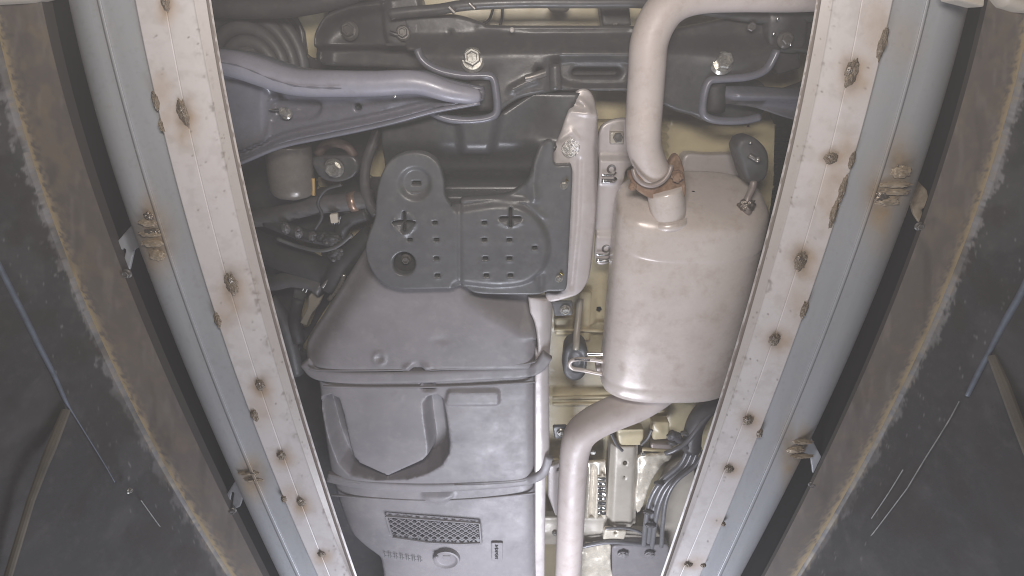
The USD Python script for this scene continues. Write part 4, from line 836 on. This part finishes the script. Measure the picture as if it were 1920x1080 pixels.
# ---------------------------------------------------------------- the exhaust, hanging from rubber hangers
ex = thing('exhaust_system', 'pale dusty exhaust with bent pipes and an oval muffler hung under the car', 'exhaust')
obj('rear_pipe', tube([(1640, -18, .95), (1500, -12, .95), (1400, -12, .95), (1320, -10, .95), (1270, 2, .95), (1238, 30, .95), (1218, 76, .95), (1213, 130, .95), (1209, 190, .955), (1206, 240, .952), (1208, 275, .955), (1218, 305, .958), (1230, 330, .962)], [62, 62, 62, 64, 70, 73, 71, 69, 68, 67, 64, 60, 58], 32, 6), 'pipe_dusty', ex, smooth=True, label='pale thick tail pipe bending across the axle frame')
MH, MV0, MV1 = .925, 440, 750
yA, yB = P(1290, MV0, MH)[1], P(1290, MV1, MH)[1]
L_ = yB-yA
rows = [(-.024, .02), (-.0235, .45), (-.021, .70), (-.016, .86), (-.009, .945), (-.001, .980), (.010, .996), (.03, 1.002), (.052, 1.005), (.056, 1.004), (.059, .996), (.062, .988), (.066, .993), (.10, 1.0), (.5*L_, 1.0)]
rows = [(yA+a_, s_, .50) for a_, s_ in rows]+[(yB+a_, s_, 0) for a_, s_ in ((-.045, .998), (-.030, .992), (-.026, .985), (-.022, .994), (-.012, 1.003), (-.002, .995), (.008, .965), (.015, .90), (.018, .80), (.019, .3), (.019, .02))]
hz, cz = .078, MH+.078+CZ; V = []; seg = 84; a = np.linspace(0, 2*np.pi, seg, endpoint=False); ex_ = 2/2.9
for y, s_, sh in rows:
    X = .362+.152*s_*np.sign(np.cos(a))*np.abs(np.cos(a))**ex_; Z = cz+hz*s_*np.sign(np.sin(a))*np.abs(np.sin(a))**ex_
    k_ = sh*float(sm(y, yA+.30, yA+.05))
    V.append(np.column_stack([X, y-k_*(Z-(CZ+MH)), Z]))
n_ = len(V); F = []; j = np.arange(seg); kk = (j+1) % seg
for i in range(n_-1): F += [np.stack([i*seg+j, (i+1)*seg+j, (i+1)*seg+kk], 1), np.stack([i*seg+j, (i+1)*seg+kk, i*seg+kk], 1)]
mf = obj('muffler', (np.vstack(V), np.vstack(F)), 'aluminised', ex, smooth=True, label='large pale oval muffler with folded end seams')
st = obj('inlet_stub', tube([(1246, 352, .962), (1250, 378, .962), (1251, 402, .964), (1252, 440, .970)], [66, 67, 67, 67], 28), 'aluminised', ex, smooth=True)
obj('stub_collar', tube([(1252, 404, .964), (1252, 411, .965), (1252, 418, .966)], [72, 80, 74], 32, 2), 'aluminised', st, smooth=True)
fl_ = Polygon(sp((1182, 326), (1188, 350), (1206, 366), (1224, 373), (1256, 374), (1283, 371), (1286, 340), (1285, 316), (1274, 292), (1262, 300), (1250, 320), (1220, 330), step=6))
fg = obj('flange', sheet(fl_, .944, lambda u, v: .010*sm(v, 350, 318)-.004*NZ(u, v, .09, 97), res=4, rim=.014, bev=3, bevh=.005), 'rust_orange', ex, smooth=True, label='rusty triangular flange between tail pipe and muffler')
obj('gasket_ring', tube([(1187, 316, .938), (1192, 332, .933), (1205, 344, .931), (1223, 348, .930), (1241, 341, .931), (1253, 327, .934), (1259, 310, .939)], 9, 12, 4), 'aluminised_dirty', fg, smooth=True)
obj('flange_bolt', blob(1270, 330, .936, 22, 22, .008, 3, .4), 'rust_orange', fg, smooth=True); obj('flange_bolt', blob(1186, 350, .942, 14, 14, .006, 5, .4), 'rust_orange', fg, smooth=True)
obj('front_pipe', tube([(1265, 708, 1.005), (1225, 738, 1.0), (1190, 758, .995), (1150, 775, .99), (1112, 794, .985), (1088, 815, .98), (1078, 845, .98), (1074, 890, .98), (1071, 950, .98), (1068, 1020, .98), (1065, 1080, .98), (1060, 1200, .98)], [66, 66, 66, 64, 62, 60, 56, 53, 52, 50, 49, 46], 32, 6), 'pipe_dusty', ex, smooth=True, label='pale front pipe bending down to the bottom edge')
hg = obj('rubber_hanger', sheet(Polygon(sp((1381, 276), (1388, 262), (1408, 256), (1424, 264), (1440, 284), (1443, 312), (1436, 336), (1414, 347), (1400, 338), (1390, 312))), .985, lambda u, v: -.008*gauss(1412, 298, 22, 30)(u, v), res=4, rim=.03, bev=6, bevh=.01), 'rubber', ex, smooth=True, label='dark rubber hanger above the top right of the muffler')
obj('hanger_pin', tube([(1404, 290, .972), (1413, 296, .968), (1421, 300, .966)], 9, 10, 3), 'dull_zinc', hg, smooth=True)
obj('hanger_tip', place(trimesh.creation.icosphere(2, .0055), P(1421, 299, .962)), 'zinc', hg, True); obj('hanger_tip', place(trimesh.creation.icosphere(2, .003), P(1407, 267, .972)), 'zinc', hg, True)
obj('hanger_rod', tube([(1413, 340, .98), (1411, 352, .975), (1402, 372, .965), (1398, 392, .958), (1406, 400, .955)], 13, 12, 4), 'aluminised_dirty', ex, smooth=True)
obj('weld', blob(1400, 385, .962, 30, 24, .012, 12, .5), 'weld_light', mf, smooth=True)
hg = obj('rubber_hanger', sheet(LineString([(1081, 664), (1078, 694)]).buffer(22), 1.05, lambda u, v: .008*inset(LineString([(1080, 672), (1082, 684)]).buffer(14), 6)(u, v), res=4, rim=.035, bev=6, bevh=.008), 'rubber', ex, smooth=True, label='grey oval rubber hanger at the left side of the muffler')
for ps, w, m_ in (([(1152, 664, 1.0), (1125, 664, 1.005), (1098, 663, 1.01)], 8, 'bright_metal'), ([(1150, 682, .99), (1120, 676, 1.0), (1090, 673, 1.01), (1072, 676, 1.02), (1068, 684, 1.02), (1074, 691, 1.02), (1092, 694, 1.01), (1122, 700, 1.0), (1150, 704, .99)], 8, 'aluminised')):
    obj('hanger_rod', tube(ps, w, 12, 4), m_, ex, smooth=True)
obj('hanger_tab', sheet(rounded([(1116, 674), (1150, 676), (1150, 703), (1118, 699)], 3), 1.012, None, res=5, rim=.006, bev=2), 'aluminised_dirty', ex)
obj('rod_glint', tube([(1077, 674, 1.0), (1106, 675, .998)], 4, 8), 'bright_metal', hg)
obj('hanger_arm', tube([(1088, 560, 1.10), (1084, 600, 1.08), (1081, 630, 1.06), (1080, 655, 1.05)], 13, 12), 'beige_grey', car, smooth=True)

# ---------------------------------------------------------------- dusty air of the pit
hzm = usdkit.material(stage, '/World/Looks/haze_air', {'v': ('principled_volume', {'color': (.92, .91, .93), 'density': HAZE, 'anisotropy': 0.0})}, [], volume='v.volume')
hb_ = usdkit.mesh(stage, '/World/haze', trimesh.creation.box(bounds=[[-1.5, -2.0, -1.1], [1.5, 3.5, CZ+1.4]]), hzm)
tag(hb_, 'thin dusty haze in the air of the pit', 'haze', kind='stuff')
